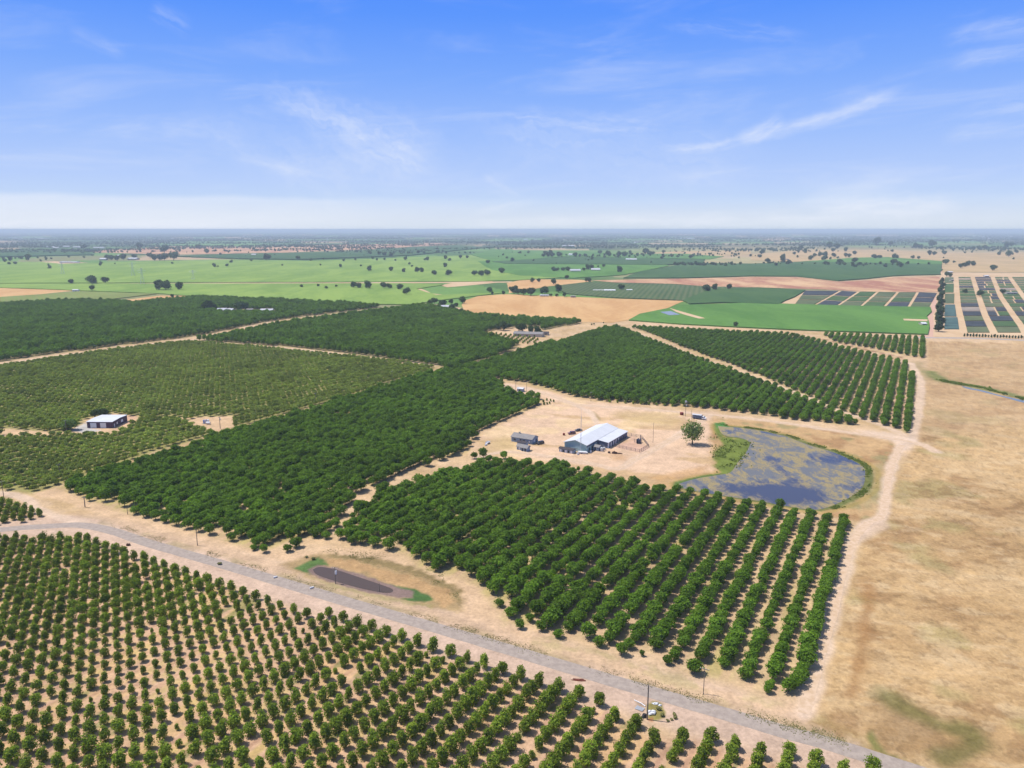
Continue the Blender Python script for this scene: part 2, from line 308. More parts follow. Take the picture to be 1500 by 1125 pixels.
# ---------------------------------------------------------------- the ground: one sheet, its soil and grass colours as a vertex attribute
def build_ground():
    inv = np.linspace(1/118.0, 1/60000.0, 640); r = np.concatenate([[4, 20, 50, 85, 105], 1/inv])
    fine = np.arange(-44, 44.001, .085); coarse = np.arange(49, 312, 5.0)
    th = np.radians(np.concatenate([fine, coarse])); nT = len(th); nR = len(r)
    rr, tt = np.meshgrid(r, th, indexing='ij'); x = (rr*np.sin(tt)).ravel(); y = (rr*np.cos(tt)).ravel()
    i = np.arange(nR-1)[:, None]; j = np.arange(nT)[None, :]
    a = i*nT+j; b = i*nT+(j+1) % nT; c = (i+1)*nT+(j+1) % nT; d = (i+1)*nT+j
    Fq = np.stack([a, b, c, d], -1).reshape(-1, 4)[:, ::-1]
    rd = np.hypot(x, y)
    n1 = fbm(x, y, 60, 1); n2 = fbm(x, y, 9, 2); n3 = fbm(x, y, 2.2, 3, 3); n4 = fbm(x, y, 260, 5, 3)
    def sst(v, a, b): t = np.clip((v-a)/(b-a), 0, 1); return t*t*(3-2*t)
    def A(c): return np.array(c)
    col = np.empty((len(x), 3))
    def lay(c, m): 
        nonlocal col
        c = np.asarray(c); m = np.clip(m, 0, 1)[:, None]; col = col*(1-m) + (c if c.ndim == 2 else c[None, :])*m
    def poly(pts, soft=1.5, wob=1.5, k=None):
        w_ = PA(pts) if k is None else k
        lo = w_.min(0)-soft*4-wob*4; hi = w_.max(0)+soft*4+wob*4
        sel = (x > lo[0]) & (x < hi[0]) & (y > lo[1]) & (y < hi[1]); m = np.zeros(len(x))
        xs, ys = x[sel]+(n2[sel]-.5)*wob*2+(n3[sel]-.5)*wob, y[sel]+(n1[sel]*3 % 1-.5)*0+(n3[sel]-.5)*wob*2
        d_ = dist_line(xs, ys, w_, True); ins = inside(xs, ys, w_); m[sel] = sst(np.where(ins, d_, -d_), -soft, soft); return m
    def line(pts, wdt, soft=1.0, wob=.6):
        w_ = smooth(PA(pts), 5); lo = w_.min(0)-wdt*3-8; hi = w_.max(0)+wdt*3+8
        sel = (x > lo[0]) & (x < hi[0]) & (y > lo[1]) & (y < hi[1]); m = np.zeros(len(x))
        d_ = dist_line(x[sel], y[sel], w_)+(n2[sel]-.5)*wob*2; m[sel] = 1-sst(d_, wdt-soft, wdt+soft); return m
    # far country: patchwork of green, olive and tan fields (cells of a jittered grid)
    ax, ay = x*.93+y*.36, -x*.36+y*.93
    sz = 420.0
    gx, gy = ax/sz, ay/(sz*1.6); jx = np.floor(gx+.3*np.sin(np.floor(gy)*2.1)); jy = np.floor(gy)
    hsh = (np.sin(jx*127.1+jy*311.7)*43758.5453) % 1
    cells = np.where(hsh[:, None] < .34, A(S(118, 158, 72)), np.where(hsh[:, None] < .55, A(S(92, 128, 62)), np.where(hsh[:, None] < .74, A(S(205, 175, 130)), np.where(hsh[:, None] < .88, A(S(150, 150, 95)), A(S(70, 98, 52))))))
    col[:] = cells*(.85+.3*n1[:, None])
    wd_ = sst(fbm(ax, ay, 900, 101, 4, 0, 1.8), .42, .5)*sst(rd, 4200, 6500)
    lay(A(S(70, 90, 56)), wd_*.9)
    dry = sst(np.degrees(np.arctan2(x, y))+(n4-.5)*10, 5, 18)*sst(rd, 1500, 2200)*sst(-rd, -7000, -4500)
    lay(A(S(212, 182, 132))*(.8+.4*n1[:, None]), dry*.75)
    # near ground, inside about 1100 m: dry soil and straw
    near = sst(-rd, -1250, -1050)
    tan1, tan2, tan3 = A(S(226, 188, 140)), A(S(208, 172, 118)), A(S(232, 196, 156))
    soil = tan1*(1-sst(n1, .35, .65))[:, None]+tan2*sst(n1, .35, .65)[:, None]
    soil = soil*(1-.5*sst(n2, .45, .7))[:, None]+tan3*(.5*sst(n2, .45, .7))[:, None]
    lay(soil*(.86+.28*n3[:, None]), near)
    # orchard floors
    ra = R(61.2); vv = -x*math.sin(ra)+y*math.cos(ra)
    st = .5+.5*np.cos(2*math.pi*(vv-18.5)/6.56)
    for b in (B1, B2, B3, B4, B5):
        m = poly(b, 3, 1.5); m2 = m*sst(fbm(x, y, 40, 9, 3, ra, 3), .42, .6)
        lay(A(S(214, 182, 132))*(.82+.36*n3[:, None]), m*.8); lay(A(S(196, 176, 104))*(.85+.3*n3[:, None]), m2*.75)
        lay(A(S(214, 172, 136))*(.85+.3*n3[:, None]), m*sst(st, .5, .9)*.6)
    m = np.maximum(poly(FG, 2.5, 1.5), poly(FG2, 2.5, 1.5)); rb = R(60.7)
    v2 = -x*math.sin(rb)+y*math.cos(rb); s2 = .5+.5*np.cos(2*math.pi*(v2-V0_FG)/D_FG)
    lay(A(S(222, 178, 140))*(.88+.24*n3[:, None]), m*.9)
    lay(A(S(226, 182, 120))*(.85+.3*n3[:, None]), m*sst(fbm(x, y, 14, 21, 3, rb, 5), .5, .66)*.6)
    lay(A(S(204, 184, 92))*(.8+.4*n3[:, None]), m*sst(s2, .35, .9)*sst(n2, .48, .62)*.4)
    lay(A(S(188, 140, 112))*(.85+.3*n3[:, None]), m*sst(-s2, -.22, -.02)*sst(fbm(x, y, 30, 33, 3, rb, 4), .4, .55)*.55)
    lay(A(S(120, 136, 66))*(.8+.4*n3[:, None]), m*sst(fbm(x, y, 12, 41, 3, rb, 3), .7, .78)*.6)
    m = poly(EF, 3, 2); lay(A(S(216, 180, 120))*(.82+.36*n3[:, None]), m*.8); lay(A(S(150, 152, 76))*(.85+.3*n3[:, None]), m*.75)
    for c_ in CLR[:4]: lay(A(S(232, 190, 144))*(.85+.3*n3[:, None]), poly(c_, 2, 2)*.9)
    for b in (GF, FF): lay(A(S(150, 140, 84)), poly(b, 4, 2)*.8)
    # yard round the barn
    YARD = [(690, 655), (700, 640), (730, 622), (765, 605), (798, 594), (800, 585), (745, 578), (735, 568), (740, 560), (800, 572), (850, 586), (960, 598), (1050, 604), (1065, 625), (1050, 640), (1048, 655), (1050, 680), (1045, 690), (1000, 702), (985, 712), (950, 712), (890, 698), (837, 685), (778, 678), (735, 675), (690, 680)]
    m = poly(YARD, 3, 2)
    lay(A(S(236, 196, 156))*(.88+.24*n3[:, None]), m)
    lay(A(S(206, 168, 112))*(.85+.3*n3[:, None]), m*sst(fbm(x, y, 30, 51, 4, R(-20), 2.6), .5, .64)*.75)
    lay(A(S(244, 208, 150))*(.9+.2*n3[:, None]), m*sst(fbm(x, y, 22, 52, 4), .56, .7)*.6)
    for q in ([(700, 645), (745, 640), (760, 655), (720, 668), (700, 660)], [(905, 602), (960, 604), (1000, 612), (985, 622), (930, 618), (900, 610)]):
        lay(A(S(200, 168, 104)), poly(q, 5, 4)*.6)
    lay(A(S(166, 140, 78)), line(Q1([(820, 240), (845, 265), (852, 282)]), 1.2, 1.2)*.8)
    for q, c_ in ((Q1([(920, 440), (1000, 480), (1010, 510), (940, 500)]), (206, 160, 110)), (Q1([(1110, 600), (1300, 560), (1480, 530), (1400, 590), (1200, 620)]), (206, 158, 96)), (Q1([(1020, 370), (1130, 440), (1080, 460), (930, 430), (1000, 400)]), (226, 178, 150))):
        lay(A(S(*c_))*(.9+.2*n3[:, None]), poly(q, 3, 3)*.7)
    # bank round the pond
    BANK = Q2([(345, 195), (600, 210), (900, 245), (1200, 300), (1330, 330), (1370, 360), (1330, 430), (1295, 560), (1265, 720), (1230, 755), (1100, 755), (930, 725), (700, 690), (400, 650), (150, 600), (0, 560), (200, 520), (370, 480), (340, 350)])
    m = poly(BANK, 3, 2)
    lay(A(S(206, 164, 106))*(.85+.3*n3[:, None]), m*.85); lay(A(S(176, 132, 84))*(.85+.3*n3[:, None]), m*sst(fbm(x, y, 12, 61, 5), .5, .62)*.7); lay(A(S(150, 146, 92))*(.85+.3*n3[:, None]), m*sst(fbm(x, y, 9, 62, 5), .56, .66)*.6)
    lay(A(S(170, 160, 110))*(.85+.3*n3[:, None]), poly(Q2([(1215, 470), (1300, 420), (1290, 560), (1250, 690), (1180, 700), (1190, 600), (1230, 540)]), 4, 4)*.6)
    pw = PA(POND); lo = pw.min(0)-20; hi = pw.max(0)+20; sel = (x > lo[0]) & (x < hi[0]) & (y > lo[1]) & (y < hi[1])
    dd = np.full(len(x), 1e3); dd[sel] = dist_line(x[sel], y[sel], pw, True)
    gr = A(S(112, 122, 58))*(.75+.5*n3[:, None]); angp = y-x*.35
    rimw = 1.6+2.6*sst(x, 120, 170)+1.5*n2
    lay(gr, (1-sst(dd+(n2-.5)*3, rimw*.6, rimw))*.9)
    lay(A(S(176, 150, 60)), (1-sst(np.abs(dd-rimw-1), .2, 2.5))*.5)
    lay(A(S(122, 136, 50))*(.7+.6*n3[:, None]), poly(MARSH, 1.6, 2.5))
    lay(A(S(84, 140, 62))*(.8+.4*n3[:, None]), poly(Q2([(368, 222), (420, 218), (440, 245), (600, 268), (600, 275), (380, 250)]), 1, 1))
    lay(A(S(96, 124, 52)), poly(Q2([(140, 545), (330, 505), (400, 500), (380, 515), (180, 565), (130, 570)]), 1.2, 1)*.9)
    # strip beside the road and the dry pasture on the right
    m = line(ROAD, 11, 4, 2); lay(A(S(220, 186, 158))*(.88+.24*n3[:, None]), m*.9)
    rw = smooth(PA(ROAD), 5)
    m = line([(a, b-10) for a, b in ROAD[3:]], 2.4, 1.6, 2.5); lay(A(S(168, 150, 104))*(.8+.4*n3[:, None]), m*sst(n2, .35, .55)*.75)
    m = line([(a, b-19) for a, b in ROAD[3:]], 3.0, 2, 2); lay(A(S(214, 176, 128))*(.85+.3*n3[:, None]), m*.5)
    m = line([(a, b+19) for a, b in ROAD[8:]], 6.0, 4, 3); lay(A(S(218, 184, 156))*(.88+.24*n3[:, None]), m*.6)
    PAST = [(1296, 1118), (1262, 1085), (1190, 1060), (1200, 1035), (1222, 960), (1245, 870), (1262, 800), (1300, 765), (1315, 700), (1330, 670), (1350, 640), (1358, 560), (1362, 500), (1700, 507), (2100, 700), (2100, 1250), (1600, 1210)]
    m = poly(PAST, 2, 1.5)
    pa = fbm(x, y, 34, 71, 5, R(5), 1.5); pb = fbm(x, y, 11, 72, 5); pc = fbm(x, y, 4, 73, 4)
    lay(A(S(214, 174, 116))*(.84+.32*n3[:, None]), m)
    lay(A(S(198, 158, 102))*(.84+.32*n3[:, None]), m*sst(pa, .44, .66)*.75)
    lay(A(S(172, 130, 82))*(.84+.32*n3[:, None]), m*sst(pb, .5, .68)*sst(pa, .36, .6)*.45)
    lay(A(S(222, 186, 134)), m*sst(pc*.5+(1-pa)*.5, .5, .62)*.4)
    lay(A(S(172, 158, 96)), m*sst(fbm(x, y, 26, 75, 4), .56, .7)*.55)
    lay(A(S(150, 112, 68)), m*sst(fbm(x, y, 6, 77, 4, R(10), 1.8), .56, .68)*.45*(.3+.7*sst(pa, .35, .6))); lay(A(S(232, 200, 150)), m*sst(fbm(x, y, 9, 78, 5, R(-12), 2), .56, .68)*.35); lay(A(S(146, 116, 74)), m*sst(fbm(x, y, 1.6, 79, 3), .6, .75)*.4)
    lay(A(S(206, 168, 124)), poly([(1340, 500), (1520, 505), (1520, 620), (1345, 640)], 8, 8)*.35)
    gp = [(1290, 1020), (1320, 1022), (1370, 1050), (1420, 1065), (1430, 1090), (1400, 1110), (1330, 1105), (1285, 1095)]
    lay(A(S(150, 114, 68))*(.84+.32*n3[:, None]), poly(gp, 4, 6)*.6); 
    lay(A(S(112, 112, 52))*(.8+.4*n3[:, None]), line([(1300, 1022), (1345, 1045), (1390, 1065), (1425, 1070), (1425, 1095), (1390, 1112)], 3, 3, 3)*.7)
    lay(A(S(120, 124, 56))*(.8+.4*n3[:, None]), poly([(1270, 1082), (1282, 1070), (1300, 1104), (1360, 1128), (1440, 1150), (1400, 1152), (1316, 1124)], 1.2, 1.5)*.8)
    lay(A(S(152, 108, 60)), poly([(1190, 1062), (1230, 1040), (1262, 1045), (1270, 1085), (1230, 1078)], 2, 3)*.5)
    lay(A(S(166, 116, 60)), line([(1274, 860), (1268, 920), (1255, 980), (1247, 1020)], 1.6, 2, 3)*.6)
    lay(A(S(124, 134, 66))*(.8+.4*n3[:, None]), line([(1362, 545), (1378, 556), (1400, 561), (1425, 566), (1455, 572), (1500, 583), (1560, 596)], 6, 3, 3)*.85)
    lay(A(S(170, 150, 96)), poly([(1337, 530), (1352, 530), (1362, 555), (1348, 560)], 4, 4)*.6)
    # farm tracks: pale soft-edged wheel-worn soil
    pale = A(S(232, 200, 168))
    lay(A(S(150, 122, 88)), line([(a+9-(b-760)*.004, b) for a, b in T1[:4]], .35, .35, .5)*.6)
    for t, wd in ((T1, 3.4), (T2, 4.2), (T3, 3), (T4, 3.4), (T5, 3.6), (T7, 4), (TSW, 3.2), (TL2, 1.6)): lay(pale*(.9+.2*n3[:, None]), line(t, wd/2+.9, 1.3, 1.5)*.85)
    lay(A(S(150, 104, 78)), line(R4([(300, 650), (440, 672), (560, 705), (700, 737), (820, 762)]), 2.0, 1.4)*.75)
    lay(A(S(236, 206, 178)), poly([(1255, 630), (1300, 633), (1345, 644), (1336, 658), (1320, 660), (1305, 645)], 3, 2)*.6)
    lay(A(S(226, 194, 164)), poly([(1260, 765), (1300, 752), (1300, 772), (1270, 790), (1245, 800), (1240, 790)], 2, 1.5)*.7)
    # strip between the south rows and the roadside
    ST_ = [(45, 722), (83, 716), (200, 757), (350, 800), (430, 812), (520, 800), (560, 806), (610, 835), (700, 860), (740, 912), (800, 935), (905, 965), (1000, 1000), (1110, 1022), (1170, 1030), (1165, 1048), (1000, 1014), (800, 950), (680, 905), (640, 860), (420, 822), (200, 765)]
    lay(A(S(230, 190, 146))*(.86+.28*n3[:, None]), poly(ST_, 2, 2)*.75)
    lay(A(S(196, 176, 116))*(.86+.28*n3[:, None]), poly([(740, 915), (900, 962), (1110, 1022), (1150, 1030), (1100, 1035), (860, 965), (740, 930)], 2, 2)*sst(n2, .4, .55)*.6)
    # small pond by the road: straw bank, mud, two green ends
    lay(A(S(180, 150, 98))*(.82+.36*n3[:, None]), poly(Q6([(230, 850), (450, 785), (620, 800), (900, 850), (1180, 960), (1260, 1040), (1230, 1110), (1050, 1090), (750, 1010), (300, 900)]), 2, 2)*.9)
    lay(A(S(206, 162, 106))*(.8+.4*n3[:, None]), poly(Q6([(480, 815), (640, 830), (820, 880), (1000, 930), (1150, 990), (1210, 1050), (1150, 1085), (1080, 1060), (1040, 1010), (900, 970), (700, 900), (540, 862), (460, 845)]), 1.5, 2)*.85)
    lay(A(S(138, 120, 72))*(.8+.4*n3[:, None]), poly(Q6([(600, 795), (760, 820), (950, 860), (1130, 940), (1240, 1030), (1235, 1080), (1190, 1010), (1050, 930), (850, 870), (640, 830), (480, 800)]), 1.2, 2)*.7)
    lay(A(S(94, 130, 62))*(.8+.4*n3[:, None]), poly(Q6([(300, 875), (360, 840), (430, 812), (470, 835), (500, 855), (430, 860), (390, 880), (395, 905), (340, 895)]), .8, 1.2)*.95)
    lay(A(S(84, 118, 58))*(.8+.4*n3[:, None]), poly(Q6([(700, 935), (860, 965), (980, 990), (1050, 1025), (1070, 1045), (1020, 1058), (940, 1050), (880, 1040), (960, 1030), (940, 1000), (850, 978)]), .7, .8))
    lay(A(S(150, 124, 112)), poly(Q6([(375, 880), (430, 855), (540, 868), (700, 915), (860, 968), (960, 1000), (960, 1030), (880, 1035), (760, 1015), (600, 980), (440, 925), (380, 900)]), .8, .8))
    lay(A(S(166, 156, 92))*(.85+.3*n3[:, None]), poly(Q6([(400, 925), (520, 960), (700, 1005), (880, 1045), (1060, 1075), (1060, 1090), (800, 1045), (500, 970)]), 1.2, 1)*.7)
    # concrete and gravel by the little garage, debris patch by the road
    lay(A(S(200, 196, 190)), poly([(106, 630), (128, 618), (131, 627), (150, 630), (128, 636)], 1.2, 1)*.9)
    lay(A(S(240, 190, 150)), poly([(165, 605), (205, 610), (190, 621), (170, 628), (172, 618)], 2, 2)*.8)
    lay(A(S(158, 146, 72))*(.75+.5*n3[:, None]), poly([(948, 1033), (958, 1027), (970, 1030), (976, 1042), (974, 1052), (962, 1056), (950, 1052)], .5, .6)*.95)
    lay(A(S(200, 130, 78)), poly([(949, 1052), (958, 1050), (957, 1058), (950, 1056)], .3, .3)*.8)
    lay(A(S(150, 126, 96)), poly([(932, 1026), (946, 1030), (944, 1044), (934, 1040)], .6, .8)*.5)
    lum = col.mean(1)[:, None]; col = (col*.90+lum*.10)*.95
    me = raw_mesh('ground', np.stack([x, y, np.zeros(len(x))], -1), Fq, M['ground'], smooth_=True)
    at = me.color_attributes.new('Col', 'FLOAT_COLOR', 'POINT')
    at.data.foreach_set('color', np.concatenate([np.clip(col, 0, 1), np.ones((len(x), 1))], 1).astype(np.float32).ravel())
    tag(link('ground', me), 'dry tan soil and straw coloured grass of the farmland', 'ground', kind='structure')
def ground_mat():
    m = bpy.data.materials.new('ground'); m.use_nodes = True; g = NG(m.node_tree); b = m.node_tree.nodes['Principled BSDF']
    at = g.n('ShaderNodeAttribute', attribute_name='Col'); geo = g.n('ShaderNodeNewGeometry')
    f1 = g.noise(geo.outputs['Position'], .9, 6, .7); f2 = g.noise(geo.outputs['Position'], .12, 5, .65); f3 = g.noise(geo.outputs['Position'], .012, 4, .6)
    v = g.m('ADD', g.m('MULTIPLY', f1, .7), g.m('ADD', g.m('MULTIPLY', f2, .5), g.m('MULTIPLY', f3, .3)))
    v = g.m('ADD', g.m('MULTIPLY', v, 1.5), -.12)
    c = g.mix(1.0, at.outputs['Color'], g.comb(v, v, v), 'MULTIPLY'); g.l(c, b.inputs['Base Color'])
    b.inputs['Roughness'].default_value = 1.0; b.inputs['Specular IOR Level'].default_value = .05
    bn = g.n('ShaderNodeBump'); bn.inputs['Strength'].default_value = .5; bn.inputs['Distance'].default_value = .3; g.l(f1, bn.inputs['Height']); g.l(bn.outputs[0], b.inputs['Normal'])
    return m
M['ground'] = ground_mat()
D_FG, S_FG, A_FG = 5.75, 3.72, R(60.7)
_o = P(600+1145/7.5, 980+130/7.5, 1.8); V0_FG = -_o[0]*math.sin(A_FG)+_o[1]*math.cos(A_FG); U0_FG = _o[0]*math.cos(A_FG)+_o[1]*math.sin(A_FG)
build_ground()

# ---------------------------------------------------------------- roads and tracks as sheets
def ribbon(name, pts, wdt, z, m, n=8, wob=0.0, label=None, seed=0):
    c = smooth(PA(pts), n); t = np.gradient(c, axis=0); t /= np.linalg.norm(t, axis=1)[:, None]; nn = np.stack([-t[:, 1], t[:, 0]], -1)
    s = np.arange(len(c))*.7+seed
    wl = wdt/2*(1+wob*(fbm(s, s*0, 1.3, 5)-.5)*2); wr = wdt/2*(1+wob*(fbm(s, s*0+9, 1.3, 6)-.5)*2)
    V = np.concatenate([np.c_[c+nn*wl[:, None], np.full(len(c), z)], np.c_[c-nn*wr[:, None], np.full(len(c), z)]]); k = len(c)
    Fq = np.array([(i, i+k, i+k+1, i+1) for i in range(k-1)])
    o = link(name, raw_mesh(name, V, Fq, m)); return tag(o, label, None, kind='structure')
M['asphalt'] = mat('asphalt', S(188, 172, 158), .95, 0, .6, S(170, 155, 143), spec=.05)
M['asphalt2'] = mat('asphalt_far', S(190, 178, 168), .95, .1, .1, spec=.05)
M['track'] = mat('track_soil', S(232, 202, 172), 1, 0, .5, S(216, 184, 150), spec=.03)
M['shoulder'] = mat('shoulder', S(226, 186, 162), 1, 0, .8, S(212, 168, 146), spec=.03)
o = ribbon('road', ROAD, 5.4, .02, M['asphalt'], 10, .06, 'pale grey asphalt lane crossing between the two orchards')
for i, (t, wd, lb) in enumerate(((T1, 3.0, 'pale dirt track along the east end of the orchard rows'), (T2, 4.0, 'pale dirt farm track from the yard past the pond'), (T5, 3.0, 'pale dirt lane running diagonally through the far orchard'), (T4, 2.6, 'faint dirt track crossing the yard in front of the barn'))):
    ribbon('dirt_track', t, wd, .03+.01*i, M['track'], 8, .35, lb, i*7)
ribbon('dirt_track', TL1, 4.5, .05, M['track'], 6, .3, 'tan dirt lane between the dark and the olive orchards on the left')
ribbon('road', [(1340, 494.5), (1420, 495.5), (1500, 498.5), (1620, 504)], 9, .06, M['asphalt2'], 5, 0, 'grey road between the dry pasture and the plant nursery')
ribbon('dirt_track', R4([(975, 655), (985, 560), (1000, 500), (1030, 420), (1045, 330), (1052, 250)]), 13, .05, M['shoulder'], 6, .25, 'wide tan dirt road running north beside the nursery')

# ---------------------------------------------------------------- water
def poly_mesh(name, pts, z, m, step=2.0, attr=None, smoothn=4, dense=True):
    w_ = PA(pts); w_ = smooth(list(w_)+[w_[0]], smoothn)[:-1]; n = len(w_)
    lo, hi = w_.min(0), w_.max(0); P2 = [Vector(p) for p in w_]
    if dense:
        gx, gy = np.meshgrid(np.arange(lo[0]+step/2, hi[0], step), np.arange(lo[1]+step/2, hi[1], step)); gx, gy = gx.ravel(), gy.ravel()
        k = inside(gx, gy, w_) & (dist_line(gx, gy, w_, True) > step*.5); P2 += [Vector((a, b)) for a, b in zip(gx[k], gy[k])]
    r = geometry.delaunay_2d_cdt(P2, [], [list(range(n))], 1, 1e-4)
    V = np.array([(p.x, p.y, z) for p in r[0]]); me = raw_mesh(name, V, [tuple(f) for f in r[2]], m)
    return me, V
def water_mat(name, deep, algae):
    m = bpy.data.materials.new(name); m.use_nodes = True; nt = m.node_tree; g = NG(nt); b = nt.nodes['Principled BSDF']
    b.inputs['Base Color'].default_value = (*deep, 1); b.inputs['Roughness'].default_value = .08; b.inputs['IOR'].default_value = 1.33; b.inputs['Specular IOR Level'].default_value = .32
    geo = g.n('ShaderNodeNewGeometry'); mp = g.n('ShaderNodeMapping'); mp.inputs['Scale'].default_value = (1, .55, 1); mp.inputs['Rotation'].default_value = (0, 0, .5); g.l(geo.outputs['Position'], mp.inputs[0])
    bn = g.n('ShaderNodeBump'); bn.inputs['Strength'].default_value = .25; bn.inputs['Distance'].default_value = .05; g.l(g.noise(geo.outputs['Position'], 1.5, 3), bn.inputs['Height']); g.l(bn.outputs[0], b.inputs['Normal'])
    if algae:
        at = g.n('ShaderNodeAttribute', attribute_name='algae')
        n1 = g.noise(mp.outputs[0], .075, 8, .68, .6); n2 = g.noise(mp.outputs[0], .22, 8, .75, .8); n3 = g.noise(geo.outputs['Position'], 1.2, 4, .7)
        v = g.m('ADD', g.m('ADD', g.m('MULTIPLY', n1, .9), g.m('MULTIPLY', n2, .45)), g.m('MULTIPLY', n3, .15))
        f = g.ss(g.m('ADD', g.m('MULTIPLY', g.m('SUBTRACT', v, .80), 1.5), at.outputs['Fac']), -.05, .35)
        ac = g.mix(g.ss(g.m('ADD', g.m('MULTIPLY', n2, .6), g.m('MULTIPLY', n1, .4)), .46, .54), S(122, 122, 122), S(184, 160, 92)); ac = g.mix(g.m('MULTIPLY', g.ss(n3, .45, .6), .6), ac, S(112, 112, 104))
        d = g.n('ShaderNodeBsdfPrincipled'); g.l(ac, d.inputs['Base Color']); d.inputs['Roughness'].default_value = .6; d.inputs['Specular IOR Level'].default_value = .4
        mx = g.n('ShaderNodeMixShader'); g.l(g.m('MULTIPLY', f, .9), mx.inputs[0]); g.l(b.outputs[0], mx.inputs[1]); g.l(d.outputs[0], mx.inputs[2])
        g.l(mx.outputs[0], nt.nodes['Material Output'].inputs[0])
    return m
M['pond'] = water_mat('pond_water', (.060, .062, .078), True)
M['spond'] = water_mat('mud_water', S(98, 84, 74), False); M['spond'].node_tree.nodes['Principled BSDF'].inputs['Specular IOR Level'].default_value = .14; M['canal'] = water_mat('canal_water', (.16, .17, .17), False)
me, V = poly_mesh('water', POND, .05, M['pond'])
x, y = V[:, 0], V[:, 1]
def blobf(cx, cyy, rx, ry, rot=0):
    c = P(cx, cyy); ex, ey = P(cx+rx, cyy), P(cx, cyy-ry); a = abs(ex[0]-c[0]); b = abs(ey[1]-c[1])
    return np.exp(-(((x-c[0])/a)**2+((y-c[1])/b)**2))
al = .56 - .55*blobf(1130, 720, 62, 17) - .42*blobf(1165, 726, 45, 13) - .45*blobf(1142, 685, 14, 25) - .4*blobf(1235, 714, 30, 10) - .32*blobf(1200, 672, 75, 7) - .35*blobf(1235, 668, 30, 12) - .35*blobf(1150, 632, 60, 4) - .3*blobf(1070, 632, 16, 5) - .3*blobf(1060, 718, 45, 8) + .3*blobf(1225, 716, 22, 6) + .35*blobf(1185, 695, 22, 7) + .25*blobf(1100, 680, 40, 18) + .2*blobf(1140, 655, 30, 9)
al = al - .12*np.clip(1-dist_line(x, y, PA(POND), True)/5, 0, 1)
at = me.attributes.new('algae', 'FLOAT', 'POINT'); at.data.foreach_set('value', al.astype(np.float32))
tag(link('water', me), 'blue farm pond half covered by tan and olive algae', None, kind='structure')
me, V = poly_mesh('water', SPOND, .05, M['spond'], dense=False); tag(link('water', me), 'narrow dark purplish pond beside the asphalt lane', None, kind='structure')
me, V = poly_mesh('water', [(1407, 564.5), (1420, 568), (1440, 572), (1465, 579), (1500, 586.5), (1560, 600), (1560, 603), (1500, 590), (1478, 584), (1455, 578), (1432, 572.3), (1415, 569)], .05, M['canal'], dense=False)
tag(link('water', me), 'grey irrigation ditch with water crossing the dry pasture', None, kind='structure')

# ---------------------------------------------------------------- distant fields and vineyards
def field_mat(name, c1, c2, rows=None, ang=.4):
    m = bpy.data.materials.new(name); m.use_nodes = True; g = NG(m.node_tree); b = m.node_tree.nodes['Principled BSDF']; b.inputs['Roughness'].default_value = 1; b.inputs['Specular IOR Level'].default_value = .05
    geo = g.n('ShaderNodeNewGeometry'); mp = g.n('ShaderNodeMapping'); mp.inputs['Scale'].default_value = (1, .35, 1); g.l(geo.outputs['Position'], mp.inputs[0])
    n1 = g.noise(mp.outputs[0], .011, 8, .7, .6); n2 = g.noise(geo.outputs['Position'], .12, 4, .6)
    c = g.mix(g.ss(g.m('ADD', g.m('MULTIPLY', n1, .75), g.m('MULTIPLY', n2, .25)), .38, .62), c1, c2)
    if rows:
        r = g.n('ShaderNodeMapping'); r.inputs['Rotation'].default_value = (0, 0, ang); g.l(geo.outputs['Position'], r.inputs[0])
        wv = g.n('ShaderNodeTexWave'); wv.inputs['Scale'].default_value = .314/rows[0]; g.l(r.outputs[0], wv.inputs[0]); wv.inputs['Distortion'].default_value = .6
        c = g.mix(g.m('MULTIPLY', wv.outputs['Fac'], rows[1]), c, rows[2])
    g.l(c, b.inputs['Base Color']); return m
M['vine'] = field_mat('vineyard_green', S(158, 184, 86), S(124, 156, 70), (9, .35, S(120, 140, 76)), .5)
M['vine2'] = field_mat('vineyard_olive', S(128, 142, 76), S(140, 156, 84), (9, .35, S(150, 140, 90)), -.6)
M['vine3'] = field_mat('vineyard_mid', S(112, 156, 72), S(90, 134, 60), (7, .3, S(84, 108, 58)), .9)
M['dark'] = field_mat('orchard_dark', S(70, 96, 56), S(88, 112, 66), (10, .5, S(130, 130, 94)), .25)
M['dark2'] = field_mat('orchard_darker', S(70, 104, 58), S(88, 118, 66), (12, .2, S(50, 70, 42)), 1.2)
M['straw'] = field_mat('straw_field', S(228, 184, 128), S(208, 160, 106)); M['plow'] = field_mat('plowed_field', S(180, 122, 98), S(228, 188, 142))
M['gold'] = field_mat('dry_hill', S(214, 180, 132), S(190, 162, 112)); M['sand'] = field_mat('pale_soil', S(228, 196, 156), S(212, 176, 134))
zf = [.06]
def field(pts, m, label, h=0.0, name='field', kind='structure', ex=0):
    """a sheet for bare fields; a canopy slab of height h for vines, with real sides"""
    w_ = PA(pts); 
    # break long edges and jitter them slightly
    q = []
    for a, b in zip(w_, np.roll(w_, -1, 0)):
        n = max(1, min(12, int(np.linalg.norm(b-a)/60)))
        for k in range(n):
            p = a+(b-a)*k/n; q.append(p+(rng.random(2)-.5)*(6 if k else 0))
    zf[0] += .02; z1 = zf[0]+h; n = len(q)
    V = [(p[0], p[1], z1) for p in q]; Fc = [tuple(range(n))]
    tri = geometry.tessellate_polygon([[Vector(v) for v in V]]); Fc = [tuple(t) for t in tri]
    fx = []
    for t in Fc:
        a, b, c = (Vector(V[i]) for i in t); fx.append(t if (b-a).cross(c-a).z > 0 else t[::-1])
    if h:
        V += [(p[0], p[1], 0) for p in q]; fx += [(i, (i+1) % n, n+(i+1) % n, n+i) for i in range(n)]
    o = link(name, raw_mesh(name, V, fx, m)); return tag(o, label, None if kind else None, kind=kind)
VN = dict(h=1.3, name='vineyard')
